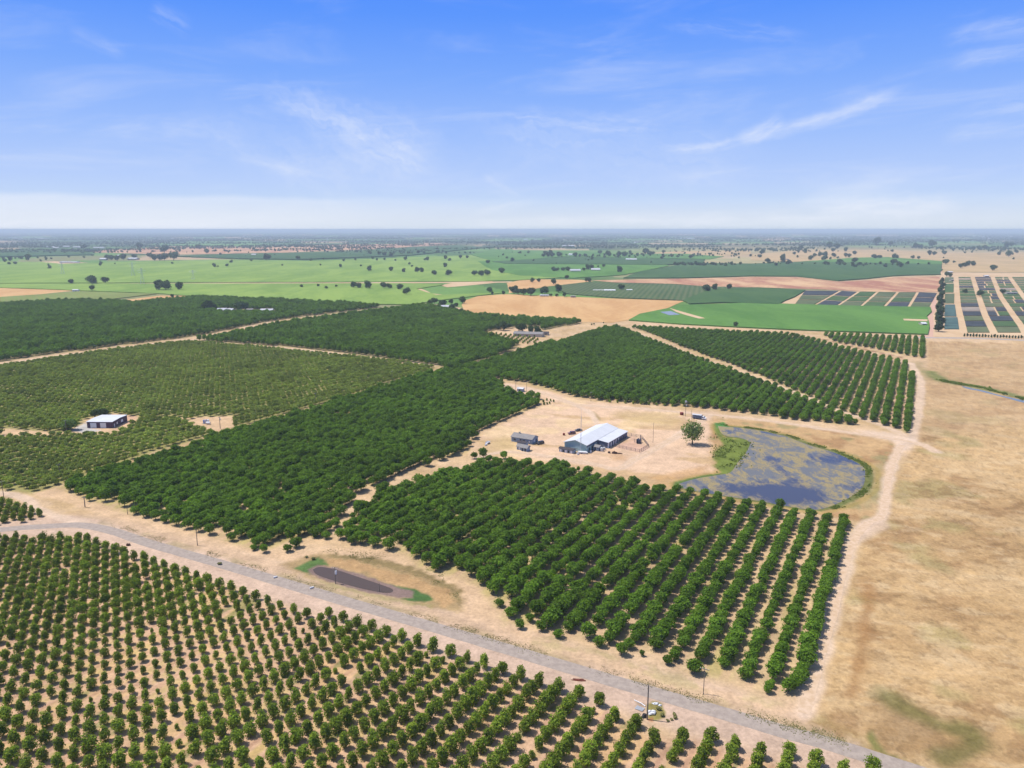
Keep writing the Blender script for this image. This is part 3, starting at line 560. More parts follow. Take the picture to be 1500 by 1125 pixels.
field([(-260, 386), (0, 384), (60, 384), (90, 387), (240, 383), (350, 381), (440, 383), (560, 379), (690, 374), (740, 388), (760, 398), (870, 404), (760, 411), (690, 413), (370, 414), (100, 415), (-260, 416)], M['vine'], 'broad bright green vineyard behind the dark orchard on the left', **VN)
field([(-260, 417), (100, 416), (370, 416), (600, 415.5), (650, 418), (610, 424), (640, 433), (740, 429), (700, 434), (640, 441), (600, 447), (530, 446), (470, 443), (400, 440), (300, 436), (240, 431), (110, 426), (0, 422), (-260, 424)], M['vine'], 'bright green vineyard just behind the dark walnut orchard', **VN)
field([(-260, 436), (0, 436), (60, 432), (115, 427.5), (230, 431), (145, 441), (100, 441), (0, 446), (-260, 450)], M['vine2'], 'dull olive vineyard strip left of the bare tan patch', **VN)
field([(-260, 424), (0, 422), (40, 421), (112, 425.5), (60, 431), (0, 435), (-260, 437)], M['straw'], 'orange straw field at the left edge')
field([(145, 441.5), (195, 438), (235, 433), (290, 433.5), (275, 437), (195, 444), (150, 443)], M['straw'], 'bare tan patch behind the left walnut orchard')
field([(283, 415.3), (310, 415), (300, 418), (285, 418)], M['sand'], 'small tan patch inside the left vineyard')
field([(100, 415.6), (370, 414.3), (560, 413.6), (750, 412.5), (750, 414), (560, 415.3), (370, 416), (100, 416.4)], M['sand'], 'thin tan lane across the green vineyards', name='dirt_track')
field([(645, 418), (670, 413), (720, 412), (730, 414), (690, 418), (655, 421)], M['sand'], 'pale bare patch among the vineyards left of the straw field')
field([(605, 424), (614, 422), (632, 430), (650, 432), (684, 436), (640, 436), (615, 429)], M['sand'], 'pale winding path in the vineyard left of the straw field', name='dirt_track')
field([(444, 416.5), (486, 417.5), (496, 424), (470, 425), (450, 421)], M['straw'], 'small bare farmyard in the green vineyard')
field([(742, 415), (770, 409), (850, 410), (870, 412), (800, 420), (745, 430)], M['straw'], 'tan wedge of dry grass behind the farm grove')
field([(700, 434), (740, 431), (860, 436), (1003, 441), (990, 446), (977, 452), (937, 460), (921, 469), (897, 473), (871, 472), (852, 472), (775, 467), (700, 463), (680, 459), (676, 447), (682, 440)], M['straw'], 'large straw coloured field behind the orchards')
field([(612, 446), (625, 444), (680, 452), (680, 459), (640, 452)], M['sand'], 'tan farmyard beside the straw field')
field([(921, 470), (937, 461), (977, 453), (992, 448), (1100, 444.5), (1250, 449), (1363, 451), (1359, 491), (1160, 484), (1000, 476)], M['vine3'], 'smooth green vineyard behind the far edge of the orchard', **VN)
field(R3([(1050, 497), (1110, 515), (1180, 535), (1250, 555), (1215, 557), (1150, 540), (1090, 520)]), M['sand'], 'tan path bending through the smooth green vineyard', name='dirt_track').location.z = 1.4
field(R3([(1000, 520), (1060, 515), (1110, 535), (1050, 538)]), M['canal'], 'small pale basin in the smooth green vineyard').location.z = 1.42
field(R4([(835, 558), (970, 562), (968, 572), (840, 567)]), M['sand'], 'tan bare strip at the east end of the smooth green vineyard').location.z = 1.4
field([(700, 383), (833, 377), (950, 378), (980, 390), (915, 403), (840, 408), (760, 404), (720, 396)], M['vine3'], 'green vineyard round the distant farmhouse', **VN)
field([(690, 373), (720, 366), (850, 368), (900, 372), (1000, 372), (1060, 376), (1040, 380), (833, 376), (720, 383)], M['vine3'], 'distant green vineyard strip in the middle', **VN)
field([(721, 384), (833, 377), (1033, 381), (1030, 387), (967, 388.5), (740, 387)], M['dark2'], 'distant dark green orchard strip', h=2.6, name='orchard_block')
field([(817, 424), (825, 418), (870, 414.5), (985, 417), (1030, 421), (1060, 421), (1130, 425), (1060, 436), (1030, 440), (1003, 441), (900, 437), (830, 431)], M['dark'], 'dark green striped vineyard behind the straw field', **VN)
field([(913, 408), (940, 398), (980, 392), (1004, 386), (1100, 387), (1180, 384), (1250, 385), (1380, 388), (1378, 403), (1330, 404), (1308, 405), (1270, 409), (1228, 412), (1200, 409), (1167, 405.5), (1100, 405), (1000, 408)], M['dark2'], 'long dark green vineyard in front of the dry hills', h=2.0, name='vineyard')
field([(1170, 384), (1250, 378), (1300, 377), (1380, 383), (1380, 388), (1250, 385.5)], M['vine3'], 'lighter green vineyard at the foot of the dry hills', **VN)
field([(865, 411), (1000, 408.5), (1100, 406), (1170, 406.5), (1228, 413), (1280, 410), (1310, 406.5), (1378, 405), (1377, 428), (1290, 428), (1200, 424), (1100, 421), (1040, 420), (985, 416), (900, 414)], M['plow'], 'reddish brown ploughed field with paler patches')
field([(1100, 373), (1180, 366), (1300, 366), (1380, 370), (1380, 383), (1300, 377), (1250, 378), (1160, 384), (1100, 381)], M['gold'], 'tan dry grassland dotted with oaks')
field([(1380, 371), (1760, 368), (1760, 400), (1380, 399)], M['gold'], 'dry golden grassland at the right behind the nursery')
field([(900, 372.5), (1000, 368), (1100, 367), (1100, 374), (1000, 377), (960, 373)], M['gold'], 'thin golden band of dry grass in the middle distance')
field([(130, 368), (250, 361), (400, 361.5), (500, 358.5), (640, 356.5), (670, 358), (560, 364), (400, 371), (250, 373), (140, 370)], M['plow'], 'pinkish dry band behind the left vineyards')
field([(-260, 367), (0, 366), (130, 370), (138, 374), (0, 377), (-260, 379)], M['dark2'], 'dark green distant orchard at the far left', h=4, name='orchard_block')
field([(250, 376), (350, 372.5), (500, 370), (600, 363), (670, 360), (712, 363), (600, 375), (440, 381), (350, 380)], M['dark2'], 'dark green distant orchard behind the left vineyards', h=4, name='orchard_block')
field([(22, 385), (80, 383), (130, 385), (60, 388)], M['sand'], 'small tan yard at the distant left farm')
field([(1040, 425), (1110, 422), (1180, 426), (1172, 431), (1140, 447), (1060, 444), (1010, 446), (1000, 441)], M['dark2'], 'scrubby dark green plot beside the nursery beds', h=1.2, name='vineyard')

# ---------------------------------------------------------------- nursery beds
M['bed1'] = field_mat('bed_green', S(80, 108, 64), S(100, 124, 74), (2.5, .4, S(60, 80, 54)), 0); M['bed2'] = field_mat('bed_olive', S(122, 130, 92), S(98, 112, 76), (2.5, .4, S(84, 86, 66)), 0)
M['bed3'] = mat('shade_cloth', S(66, 70, 72), .9, .3, .05); M['bed4'] = mat('shade_cloth_teal', S(80, 108, 100), .9, .3, .05)
M['bed5'] = mat('bed_gravel', S(166, 150, 132), .95, .3, .05)
names5 = {'bed1': 'dark green potted plant bed', 'bed2': 'olive potted plant bed', 'bed3': 'black shade cloth bed', 'bed4': 'teal coloured bed', 'bed5': 'pale half empty gravel bed'}
ONES = ['first', 'second', 'third', 'fourth', 'fifth', 'sixth', 'seventh', 'eighth', 'ninth', 'tenth', 'eleventh', 'twelfth', 'thirteenth', 'fourteenth', 'fifteenth', 'sixteenth', 'seventeenth', 'eighteenth', 'nineteenth', 'twentieth']
TENS = ['', '', 'twenty', 'thirty', 'forty', 'fifty', 'sixty', 'seventy', 'eighty', 'ninety']
TENTH = ['', '', 'twentieth', 'thirtieth', 'fortieth', 'fiftieth', 'sixtieth', 'seventieth', 'eightieth', 'ninetieth']
def ordn(i):
    i += 1
    if i <= 20: return ONES[i-1]
    return TENTH[i//10] if i % 10 == 0 else TENS[i//10]+' '+ONES[i % 10-1]
def quad_bed(q, m, label, group, hgt=.9):
    V = [(p[0], p[1], .1) for p in q]+[(p[0], p[1], hgt) for p in q]
    o = link('nursery_bed', raw_mesh('nursery_bed', V, [(0, 1, 5, 4), (1, 2, 6, 5), (2, 3, 7, 6), (3, 0, 4, 7), (4, 5, 6, 7)], M[m]))
    return tag(o, label, 'nursery bed', group)
zf[0] = .10
field([(1372, 399), (1700, 402), (1700, 503), (1500, 497), (1367, 493)], M['sand'], 'tan ground of the plant nursery')
field([(1042, 441), (1110, 424), (1370, 429), (1362, 451), (1250, 449), (1100, 444.5)], M['sand'], 'tan ground under the slanted nursery plots')
LN = [[(1124, 310), (1128, 400), (1132, 480), (1165, 640)], [(1215, 325), (1238, 400), (1280, 530), (1335, 640)],
      [(1325, 325), (1368, 430), (1435, 530), (1500, 620)], [(1420, 325), (1500, 440), (1590, 540), (1680, 630)], [(1560, 330), (1680, 440), (1800, 560), (1900, 640)]]
def lx(ln, Y): return float(np.interp(Y, [p[1] for p in ln], [p[0] for p in ln]))
br = random.Random(5)
for c in range(len(LN)):
    Lf = LN[c]; Rt = LN[c+1] if c+1 < len(LN) else None
    if Rt is None: break
    Y = 628.0; k = 0
    while Y > 325 and k < 18:
        st_ = (Y-250)*.085; Yn = Y-st_; m = br.choices(['bed1', 'bed2', 'bed3', 'bed5'], [5, 4, 1.6, .8])[0]
        if c == 1 and 320 < Yn < 385: m = 'bed3'
        if c == 0 and 520 < Y < 600: m = 'bed3' if k % 2 else 'bed2'
        if c == 1 and 530 < Y < 575: m = 'bed3'
        ins = .14 if c else .12
        xs = [(lx(Lf, Y), lx(Rt, Y)), (lx(Lf, Yn+2), lx(Rt, Yn+2))]
        lo = [xs[0][0]+14+(Y-300)*.04, xs[0][1]-8-(Y-300)*.03, xs[1][1]-8-(Y-300)*.03, xs[1][0]+14+(Y-300)*.04]
        pts = R4([(lo[0], Y), (lo[1], Y), (lo[2], Yn+2), (lo[3], Yn+2)]); q = PA(pts)
        if br.random() < .5 and c:
            h_ = .35+.3*br.random(); m1 = q[0]+(q[1]-q[0])*h_; m2 = q[3]+(q[2]-q[3])*h_; g_ = (q[1]-q[0])/np.linalg.norm(q[1]-q[0])*1.5
            quad_bed([q[0], m1-g_, m2-g_, q[3]], m, f'{names5[m]}, {ordn(k)} row from road, left half of {ordn(c)} nursery strip', 'potted plant beds in the nursery')
            mm = br.choice(['bed1', 'bed2', 'bed3']); quad_bed([m1+g_, q[1], q[2], m2+g_], mm, f'{names5[mm]}, {ordn(k)} row from road, right half of {ordn(c)} nursery strip', 'potted plant beds in the nursery')
        else: quad_bed(q, m, f'{names5[m]} in {ordn(k)} row from road, {ordn(c)} nursery strip', 'potted plant beds in the nursery')
        Y = Yn-1.5; k += 1
for k, (ya, yb) in enumerate(((610, 545), (540, 475), (468, 415), (408, 360), (355, 325))):
    m = ['bed4', 'bed4', 'bed2', 'bed1', 'bed2'][k]
    quad_bed(PA(R4([(1062, ya), (lx(LN[0], ya)-16, ya), (lx(LN[0], yb)-12, yb), (1066, yb)])), m, f'{names5[m]} beside the tall tree row, {ordn(k)} from the road', 'beds beside the windbreak')
SL = [((490, 400), (350, 478)), ((590, 405), (470, 485)), ((695, 405), (600, 488)), ((805, 408), (730, 490)), ((915, 408), (865, 490)), ((1030, 412), (985, 492))]
SL = [((290, 398), (232, 474))]+SL
for c, (a, b) in enumerate(zip(SL[:-1], SL[1:])):
    for k, (t0, t1) in enumerate(((0, .3), (.34, .62), (.66, .98))):
        L = lambda s, t: (s[0][0]+(s[1][0]-s[0][0])*t, s[0][1]+(s[1][1]-s[0][1])*t)
        pa, pb, pc_, pd = L(a, t1), L(b, t1), L(b, t0), L(a, t0)
        m = br.choice(['bed1', 'bed1', 'bed2', 'bed2', 'bed3']); m = 'bed3' if c == 0 and k == 0 else m
        quad_bed(PA(R4([(pa[0]+9, pa[1]), (pb[0]-9, pb[1]), (pc_[0]-9, pc_[1]), (pd[0]+9, pd[1])])), m, f'{names5[m]}, {["back", "middle", "front"][k]} of {ordn(c)} slanted plot from left', 'slanted nursery plots behind the green vineyard')

# ---------------------------------------------------------------- trees
ICO = None
def ico():
    global ICO
    if ICO is None:
        import bmesh
        bm = bmesh.new(); bmesh.ops.create_icosphere(bm, subdivisions=1, radius=1)
        ICO = (np.array([v.co[:] for v in bm.verts]), np.array([[v.index for v in f.verts] for f in bm.faces])); bm.free()
    return ICO
def crown_mesh(name, m, Rx, Hc, z0, leaf, nleaf, nlobe, seed, core=.74, up=.25, ragged=.25):
    """foliage: lobes spread through the crown volume, each a shell of leaf sprays round a thin inner mass"""
    r = np.random.default_rng(seed); c = []
    while len(c) < nlobe:
        p = r.uniform(-1, 1, 3)
        if np.linalg.norm(p) < 1: c.append(p)
    c = np.array(c)*.62; c[:, :2] -= c[:, :2].mean(0); rl = r.uniform(.34, .52, nlobe)
    c = np.vstack([c, [[0, 0, -.05]]]); rl = np.append(rl, .55)
    k = r.choice(len(rl), nleaf*2, p=rl**2/np.sum(rl**2)); d = r.normal(size=(nleaf*2, 3)); d[:, 2] += up; d /= np.linalg.norm(d, axis=1)[:, None]
    pos = c[k]+d*(rl[k]*r.uniform(.8, 1+ragged, nleaf*2))[:, None]
    dd = np.linalg.norm(pos[:, None]-c[None], axis=2)/rl[None]; keep = dd.min(1) > .74
    pos, d = pos[keep][:nleaf], d[keep][:nleaf]; n = len(pos)
    sc_ = np.array([Rx, Rx, Hc/2]); W = pos*sc_; W[:, 2] += z0+Hc/2
    nn = d+r.normal(size=(n, 3))*.55; nn /= np.linalg.norm(nn, axis=1)[:, None]
    a = np.cross(nn, r.normal(size=(n, 3))); a /= np.linalg.norm(a, axis=1)[:, None]; b = np.cross(nn, a)
    s = (leaf*r.uniform(.6, 1.35, n))[:, None]; asp = r.uniform(.45, .8, n)[:, None]
    q = np.stack([W-a*s, W+b*s*asp-nn*s*.15, W+a*s, W-b*s*asp-nn*s*.15], 1).reshape(-1, 3); q[:, 2] = np.maximum(q[:, 2], .05)
    iv, if_ = ico(); V = [q]; F4 = [tuple(range(4*i, 4*i+4)) for i in range(n)]; base = len(q)
    for j in range(len(rl)):
        v = (c[j]+iv*rl[j]*core*(1+.2*(r.random(len(iv))-.5))[:, None])*sc_; v[:, 2] += z0+Hc/2; v[:, 2] = np.maximum(v[:, 2], .1)
        V.append(v); F4 += [tuple(int(t)+base for t in f) for f in if_]; base += len(iv)
    return raw_mesh(name, np.vstack(V), F4, m)
def trunk_mesh(name, h, r0, limbs, spread, seed, top):
    rr = random.Random(seed); b = MB(); b.tube((0, 0, -.1), (0, 0, h*.5), r0*1.15, r0*.85); b.tube((0, 0, h*.5), (0, 0, h), r0*.85, r0*.6)
    for i in range(limbs):
        a = 2*math.pi*i/limbs+rr.random(); s = spread*(.6+.5*rr.random()); mid = (math.cos(a)*s*.45, math.sin(a)*s*.45, h+(top-h)*.35)
        b.tube((0, 0, h*.9), mid, r0*.55, r0*.4, 5); b.tube(mid, (math.cos(a)*s, math.sin(a)*s, top), r0*.4, r0*.15, 5)
    return raw_mesh(name, b.v, b.f, M['bark'])
def kindset(pref, m, n, Rx, Hc, z0, leaf, nleaf, nlobe, r0, seed, **k):
    rr = random.Random(seed)
    return [(crown_mesh(pref+'_crown', m, Rx*rr.uniform(.9, 1.1), Hc*rr.uniform(.92, 1.1), z0, leaf, nleaf, nlobe, seed*10+i, **k), trunk_mesh(pref+'_trunk', z0+Hc*.15, r0, 4, Rx*.6, seed+i, z0+Hc*.6)) for i in range(n)]
WAL = kindset('walnut', M['leaf_walnut'], 5, 2.4, 3.9, .6, .30, 820, 13, .15, 3, ragged=.5, up=.55, core=.6)
YNG = kindset('young', M['leaf_young'], 5, 1.55, 4.2, -.25, .22, 680, 13, .07, 4, ragged=.5, up=.6, core=.55)
ALM = kindset('almond', M['leaf_almond'], 4, 2.6, 3.3, .5, .4, 300, 8, .1, 5, ragged=.4, up=.5, core=.6)
OAK = kindset('oak', M['leaf_oak'], 5, 6.0, 9.5, 1.2, .75, 620, 13, .4, 6, ragged=.25)
OAKF = kindset('oak_far', M['leaf_oak'], 4, 6.0, 9.0, .6, 1.5, 110, 8, .4, 8, ragged=.2)
CON = kindset('tall', M['leaf_oak'], 3, 2.2, 13, .4, .8, 300, 12, .25, 7)
def plant_tree(kind, v, x, y, s, rz, name, label, cat, group=None, sx=None):
    e = empty(name, (x, y, 0), rz, label, cat, group)
    e.scale = (s, s, s) if sx is None else (s*sx, s*sx, s)
    cr, tr = kind[v]; link('crown', cr, e); link('trunk', tr, e); return e
PROTO = {}
def stuff_instances(name, pts, scales, kind, protos, label, aspect=None):
    me = bpy.data.meshes.new(name); me.vertices.add(len(pts)); me.vertices.foreach_set('co', np.c_[pts, np.zeros(len(pts))].astype(np.float32).ravel())
    a = me.attributes.new('sc', 'FLOAT', 'POINT'); a.data.foreach_set('value', np.asarray(scales, np.float32)); me.update()
    o = link(name, me); tag(o, label, None, None, 'stuff')
    ng = bpy.data.node_groups.new(name, 'GeometryNodeTree')
    ng.interface.new_socket('Geometry', in_out='INPUT', socket_type='NodeSocketGeometry'); ng.interface.new_socket('Geometry', in_out='OUTPUT', socket_type='NodeSocketGeometry')
    N = ng.nodes.new; L = ng.links.new; gi = N('NodeGroupInput'); go = N('NodeGroupOutput')
    jo = N('GeometryNodeJoinGeometry')
    for objs in protos:
        j2 = N('GeometryNodeJoinGeometry')
        for ob in objs:
            oi = N('GeometryNodeObjectInfo'); oi.inputs['Object'].default_value = ob; oi.transform_space = 'ORIGINAL'; L(oi.outputs['Geometry'], j2.inputs[0])
        gt = N('GeometryNodeGeometryToInstance'); L(j2.outputs[0], gt.inputs[0]); L(gt.outputs[0], jo.inputs[0])
    ip = N('GeometryNodeInstanceOnPoints'); L(gi.outputs[0], ip.inputs['Points']); L(jo.outputs[0], ip.inputs['Instance']); ip.inputs['Pick Instance'].default_value = True
    ri = N('FunctionNodeRandomValue'); ri.data_type = 'INT'; ri.inputs[4].default_value = 0; ri.inputs[5].default_value = len(protos)-1; L(ri.outputs[2], ip.inputs['Instance Index'])
    rf = N('FunctionNodeRandomValue'); rf.data_type = 'FLOAT'; rf.inputs[2].default_value = 0; rf.inputs[3].default_value = 6.283; rf.inputs['Seed'].default_value = 5
    cx = N('ShaderNodeCombineXYZ'); L(rf.outputs[1], cx.inputs[2]); L(cx.outputs[0], ip.inputs['Rotation'])
    na = N('GeometryNodeInputNamedAttribute'); na.data_type = 'FLOAT'; na.inputs[0].default_value = 'sc'; L(na.outputs[0], ip.inputs['Scale'])
    L(ip.outputs[0], go.inputs[0]); md = o.modifiers.new('scatter', 'NODES'); md.node_group = ng; return o
def lattice(polys, u0, v0, ang, du, dv, jit=.25):
    allp = np.vstack([PA(p) for p in polys]); c, s = math.cos(ang), math.sin(ang)
    U = allp[:, 0]*c+allp[:, 1]*s; Vv = -allp[:, 0]*s+allp[:, 1]*c
    a = np.arange(math.floor((U.min()-u0)/du), math.ceil((U.max()-u0)/du)+1)*du+u0; b = np.arange(math.floor((Vv.min()-v0)/dv), math.ceil((Vv.max()-v0)/dv)+1)*dv+v0
    uu, vv = np.meshgrid(a, b); uu = uu.ravel()+rng.normal(0, jit, uu.size); vv = vv.ravel()+rng.normal(0, jit*.7, vv.size)
    x = uu*c-vv*s; y = uu*s+vv*c; lattice.row = np.repeat(np.arange(len(b)), len(a)); lattice.u = np.tile(np.arange(len(a)), len(b)); k = np.zeros(x.shape, bool)
    for p in polys: k |= inside(x, y, PA(p))
    lattice.row = lattice.row[k]; lattice.u = lattice.u[k]
    return x[k], y[k]
def project(x, y, z=0):
    d = y*math.cos(PITCH)+(H-z)*math.sin(PITCH); return 750+F*x/d, 562.5-F*((z-H)*math.cos(PITCH)+y*math.sin(PITCH))/d
def onscreen(x, y): a, b = project(x, y); return (a > -4) & (a < 1504) & (b < 1135) & (y > 0)
def nearby(x, y): a, b = project(x, y); return (a > -350) & (a < 1850) & (b < 1400) & (y > 0)
def split_plant(x, y, s, kset, nind, name, label, cat, group, sname, slabel, rows=None, order=None, end=''):
    rows = np.full(len(x), -1) if rows is None else rows; order = np.zeros(len(x)) if order is None else order
    k = nearby(x, y); x, y, s, rows, order = x[k], y[k], s[k], rows[k], order[k]
    vis = onscreen(x, y); rid = {r_: i for i, r_ in enumerate(sorted(set(rows[vis & (rows >= 0)])))}; pos = np.zeros(len(x), int)
    for r_ in rid:
        q_ = np.where((rows == r_) & vis)[0]; pos[q_[np.argsort(order[q_])]] = np.arange(len(q_))
    on = onscreen(x, y); d = np.hypot(x, y)/s; d[~on] = 1e9; o = np.argsort(d)[:nind]
    first = {}; made = []
    for i in o:
        v = int(rng.integers(len(kset))); e = plant_tree(kset, v, x[i], y[i], s[i], rng.random()*6.28, name, label+' at the edge of the walnut parcel, away from its long southern rows' if rows[i] < 0 else f'{label}, {ordn(pos[i])} from {end} in {ordn(rid[rows[i]])} row from right', cat, group, rng.uniform(.92, 1.1))
        first.setdefault(v, list(e.children)); made.append((e, i))
    loose = sorted([(project(x[i], y[i])[0], e) for e, i in made if rows[i] < 0], key=lambda t: t[0])
    for j, (_, e) in enumerate(loose): e['label'] = f'walnut tree along the near edge of the left walnut block, {ordn(j)} from the left'
    rest = np.ones(len(x), bool); rest[o] = False
    stuff_instances(sname, np.c_[x[rest], y[rest]], s[rest], None, [first[v] for v in sorted(first)], slabel)
    print(name, len(x), 'rest', rest.sum())
# young orchard in the foreground
x, y = lattice([FG, FG2], U0_FG, V0_FG, A_FG, S_FG, D_FG, .05)
s = rng.normal(.92, .06, len(x)); lo = fbm(x, y, 38, 81, 3); s *= 1.02+.2*lo
def bump(px_, py_, rx, ry):
    c = P(px_, py_); e1, e2 = P(px_+rx, py_), P(px_, py_-ry); return np.exp(-(((x-c[0])/abs(e1[0]-c[0]))**2+((y-c[1])/abs(e2[1]-c[1]))**2))
s *= 1-.3*bump(220, 985, 170, 55)-.22*bump(410, 900, 90, 35)+.05*bump(600, 1090, 300, 60)
s = np.clip(s, .35, 1.4); s[rng.random(len(x)) < .02] *= .5; kp = rng.random(len(x)) > .008; rw_, ru_ = lattice.row, lattice.u
split_plant(x[kp], y[kp], s[kp], YNG, 300, 'young_orchard_tree', 'young bushy tree', 'tree', 'young orchard trees nearest the camera', 'young_orchard', 'farther rows of small bushy green trees along the asphalt lane', rw_[kp], -ru_[kp], 'the lane')
# walnut parcel and the two dark orchards behind it
A_W = R(61.6); D_W = 6.56; V0_W = 18.9-.35
x, y = lattice([B1, B2, B3, B4, B5], 3, V0_W, A_W, 3.7, D_W, .25)
s = rng.normal(.88, .09, len(x)); rw_, ru_ = lattice.row.copy(), lattice.u.copy(); rw_[~inside(x, y, PA(B2))] = -1
gapm = np.zeros(len(x))
for gx_, gy_, gr_ in GAPS:
    if gr_:
        c = P(gx_, gy_); e1 = P(gx_+gr_, gy_); rx = abs(e1[0]-c[0])*.9; gapm = np.maximum(gapm, ((x-c[0])**2+((y-c[1])*.7)**2 < rx*rx))
left = inside(x, y, PA(B1)); s[left] *= 1.32
b2 = inside(x, y, PA(B2)); cx_ = project(x, y)[0]; s[b2] *= np.interp(cx_[b2], [500, 700, 820, 950, 1100, 1250], [1.34, 1.3, 1.18, 1.1, 1.04, 1.02])
b4 = inside(x, y, PA(B4)) | inside(x, y, PA(B5)); s[b4] *= 1.06; s[inside(x, y, PA(B3))] *= 1.24
dedge = np.full(len(x), 99.)
for b in (B1, B2): dedge = np.minimum(dedge, dist_line(x, y, PA(b), True))
pe = rng.random(len(x)); lastrow = (-x*math.sin(A_W)+y*math.cos(A_W)) < V0_W+4; s = np.where((dedge < 6) & (pe < .35) & ~lastrow, s*.7, s); s[lastrow] *= 1.06
kp = (gapm < .5) & ~((dedge < 5) & (pe > .86) & ~lastrow) & (pe > .012)
def one(px_, py_, sc_): return P(px_, py_)+(sc_,)
EX = [one(*q) for q in [(387, 809, .6), (372, 806, .45), (422, 808, .6), (434, 802, .75), (462, 788, .45), (499, 789, .8), (515, 797, .6), (478, 789, .6), (708, 671, .9), (716, 676, .7), (738, 672, .8), (695, 672, .7), (725, 677, .6), (1155, 1013, .75), (762, 921, .55), (793, 924, .6), (818, 934, .55), (878, 947, .6), (910, 959, .7), (977, 973, .5), (940, 961, .3), (1253, 622, .6)]]
xx = np.concatenate([x[kp], [q[0] for q in EX]]); yy = np.concatenate([y[kp], [q[1] for q in EX]]); ss_ = np.concatenate([s[kp], [q[2]*1.25 for q in EX]])
x2, y2 = lattice([GF], 0, 0, R(58), 6.4, 7.4, .5); x3, y3 = lattice([FF], 2, 1, R(64), 6.8, 7.6, .5)
kp3 = ~inside(x3, y3, PA(CLR[4]))
s2 = rng.normal(1.42, .13, len(x2)); s3 = rng.normal(1.5, .14, kp3.sum())
split_plant(np.concatenate([xx, x2, x3[kp3]]), np.concatenate([yy, y2, y3[kp3]]), np.concatenate([ss_, s2, s3]), WAL, 300, 'walnut_tree', 'leafy walnut tree', 'tree', 'walnut trees nearest the lane', 'walnut_orchard', 'dense dark green walnut orchard rows beyond the nearest walnut trees', np.concatenate([rw_[kp], np.full(len(EX)+len(s2)+len(s3), -1)]), np.concatenate([ru_[kp], np.zeros(len(EX)+len(s2)+len(s3))]), 'the lane')
# olive green orchard on the left
x, y = lattice([EF], 0, 0, R(60.5), 4.9, 5.9, .12)
kp = np.ones(len(x), bool)
for c_ in CLR[:2]: kp &= ~inside(x, y, PA(c_))
for c_ in CLR[2:4]: kp &= ~(inside(x, y, PA(c_)) & (rng.random(len(x)) < .75))
s = rng.normal(.86, .08, len(x))*(.9+.25*fbm(x, y, 50, 91, 3))
split_plant(x[kp], y[kp], s[kp], ALM, 300, 'orchard_tree', 'olive green tree', 'tree', 'olive green trees nearest the parcel corner', 'olive_green_orchard', 'olive green orchard filling the left middle distance behind its nearest rows', lattice.row[kp], lattice.u[kp], 'near end')

# ---- oaks, groves and far trees, each placed where the photo shows it: (X, Y base, width) in zoom px
def far_trees(conv, lst, where, cat='tree', group=None, kset=OAK, name='oak_tree', look='dark round oak'):
    lst = sorted(lst); n = len(lst)
    for i, (X, Y, W) in enumerate(lst):
        (px_, py_), = conv([(X, Y)]); gx_, gy_ = P(px_, py_); d = gy_*math.cos(PITCH)+H*math.sin(PITCH)
        wm = W/3.75*d/F; s = wm/12.0; v = int(rng.integers(len(kset)))
        lab = f'{look} {where}' + ('' if n == 1 else f', {ordn(i)} from the left' if i < 20 else '')
        plant_tree(kset, v, gx_, gy_, s, rng.random()*6.28, name, lab, cat, group, rng.uniform(.98, 1.1))
def far(conv, lst, where, group, **k):
    lst = sorted(lst)
    for j in range(0, len(lst), 18):
        w_ = where if len(lst) <= 18 else where+(', western part' if j == 0 else ', eastern part'); far_trees(conv, lst[j:j+18], w_, group=group, **k)
far(R1, [(393, 360, 32), (507, 362, 58), (580, 357, 42), (507, 398, 35)], 'alone in the bright left vineyard', 'four oaks in the left vineyard')
far(R1, [(875, 395, 62), (912, 396, 62), (985, 393, 50)], 'in the left vineyard clump', 'clump in the left vineyard', look='grey green tree', kset=OAK)
far(R1, [(590, 228, 34), (612, 230, 34), (645, 232, 34), (680, 228, 40), (740, 222, 30), (825, 218, 34), (850, 232, 38), (878, 232, 40), (905, 230, 46), (955, 230, 55)], 'in the row behind the left vineyard', 'tree row behind the left vineyard')
far(R1, [(57, 235, 30), (25, 240, 22), (155, 232, 40), (52, 255, 18), (85, 254, 20), (1210, 205, 18), (1380, 235, 16), (770, 168, 40), (1090, 168, 30), (905, 192, 50), (1135, 192, 30), (460, 172, 32)], 'around the far farms at the upper left', 'trees round the far left farms')
far(R1, [(1140, 512, 70), (1175, 510, 50), (1205, 480, 25), (1320, 508, 64), (1350, 506, 50)], 'beside the left orchard houses', 'trees beside the orchard houses', look='dark rounded tree')
far(R1, [(947, 437, 24)], 'alone on the bare tan patch behind the left orchard', None, look='small grey green tree')
far(R2, [(558, 270, 22), (717, 290, 34), (835, 290, 28), (905, 297, 26), (980, 297, 34), (1005, 297, 30), (1072, 312, 32), (1152, 315, 38), (1292, 315, 35), (1330, 318, 36), (1365, 315, 38), (1441, 302, 36), (1133, 270, 28), (671, 265, 14), (950, 268, 14)], 'scattered on the middle vineyard', 'oaks scattered along the middle vineyard')
far(R2, [(640, 232, 16), (1035, 232, 24), (1135, 225, 24), (1157, 235, 20), (1217, 222, 24), (1253, 220, 20), (915, 232, 24), (860, 235, 14), (800, 230, 16), (735, 225, 18), (770, 205, 26), (800, 208, 28), (835, 212, 28), (720, 200, 26), (985, 195, 24), (1018, 196, 18), (155, 232, 44), (325, 228, 26)], 'far behind the middle vineyard', 'distant scatter behind the middle vineyard')
far(R2, [(632, 382, 40), (660, 384, 36), (709, 387, 50), (797, 385, 40), (826, 388, 34), (886, 392, 38), (920, 420, 44)], 'on vineyard right of the bare farmyard', 'oaks on the near vineyard')
far(R2, [(344, 380, 20), (436, 375, 18), (480, 388, 20), (535, 378, 16)], 'beside the small bare farmyard in the vineyard', 'trees beside the bare farmyard', look='small dark tree')
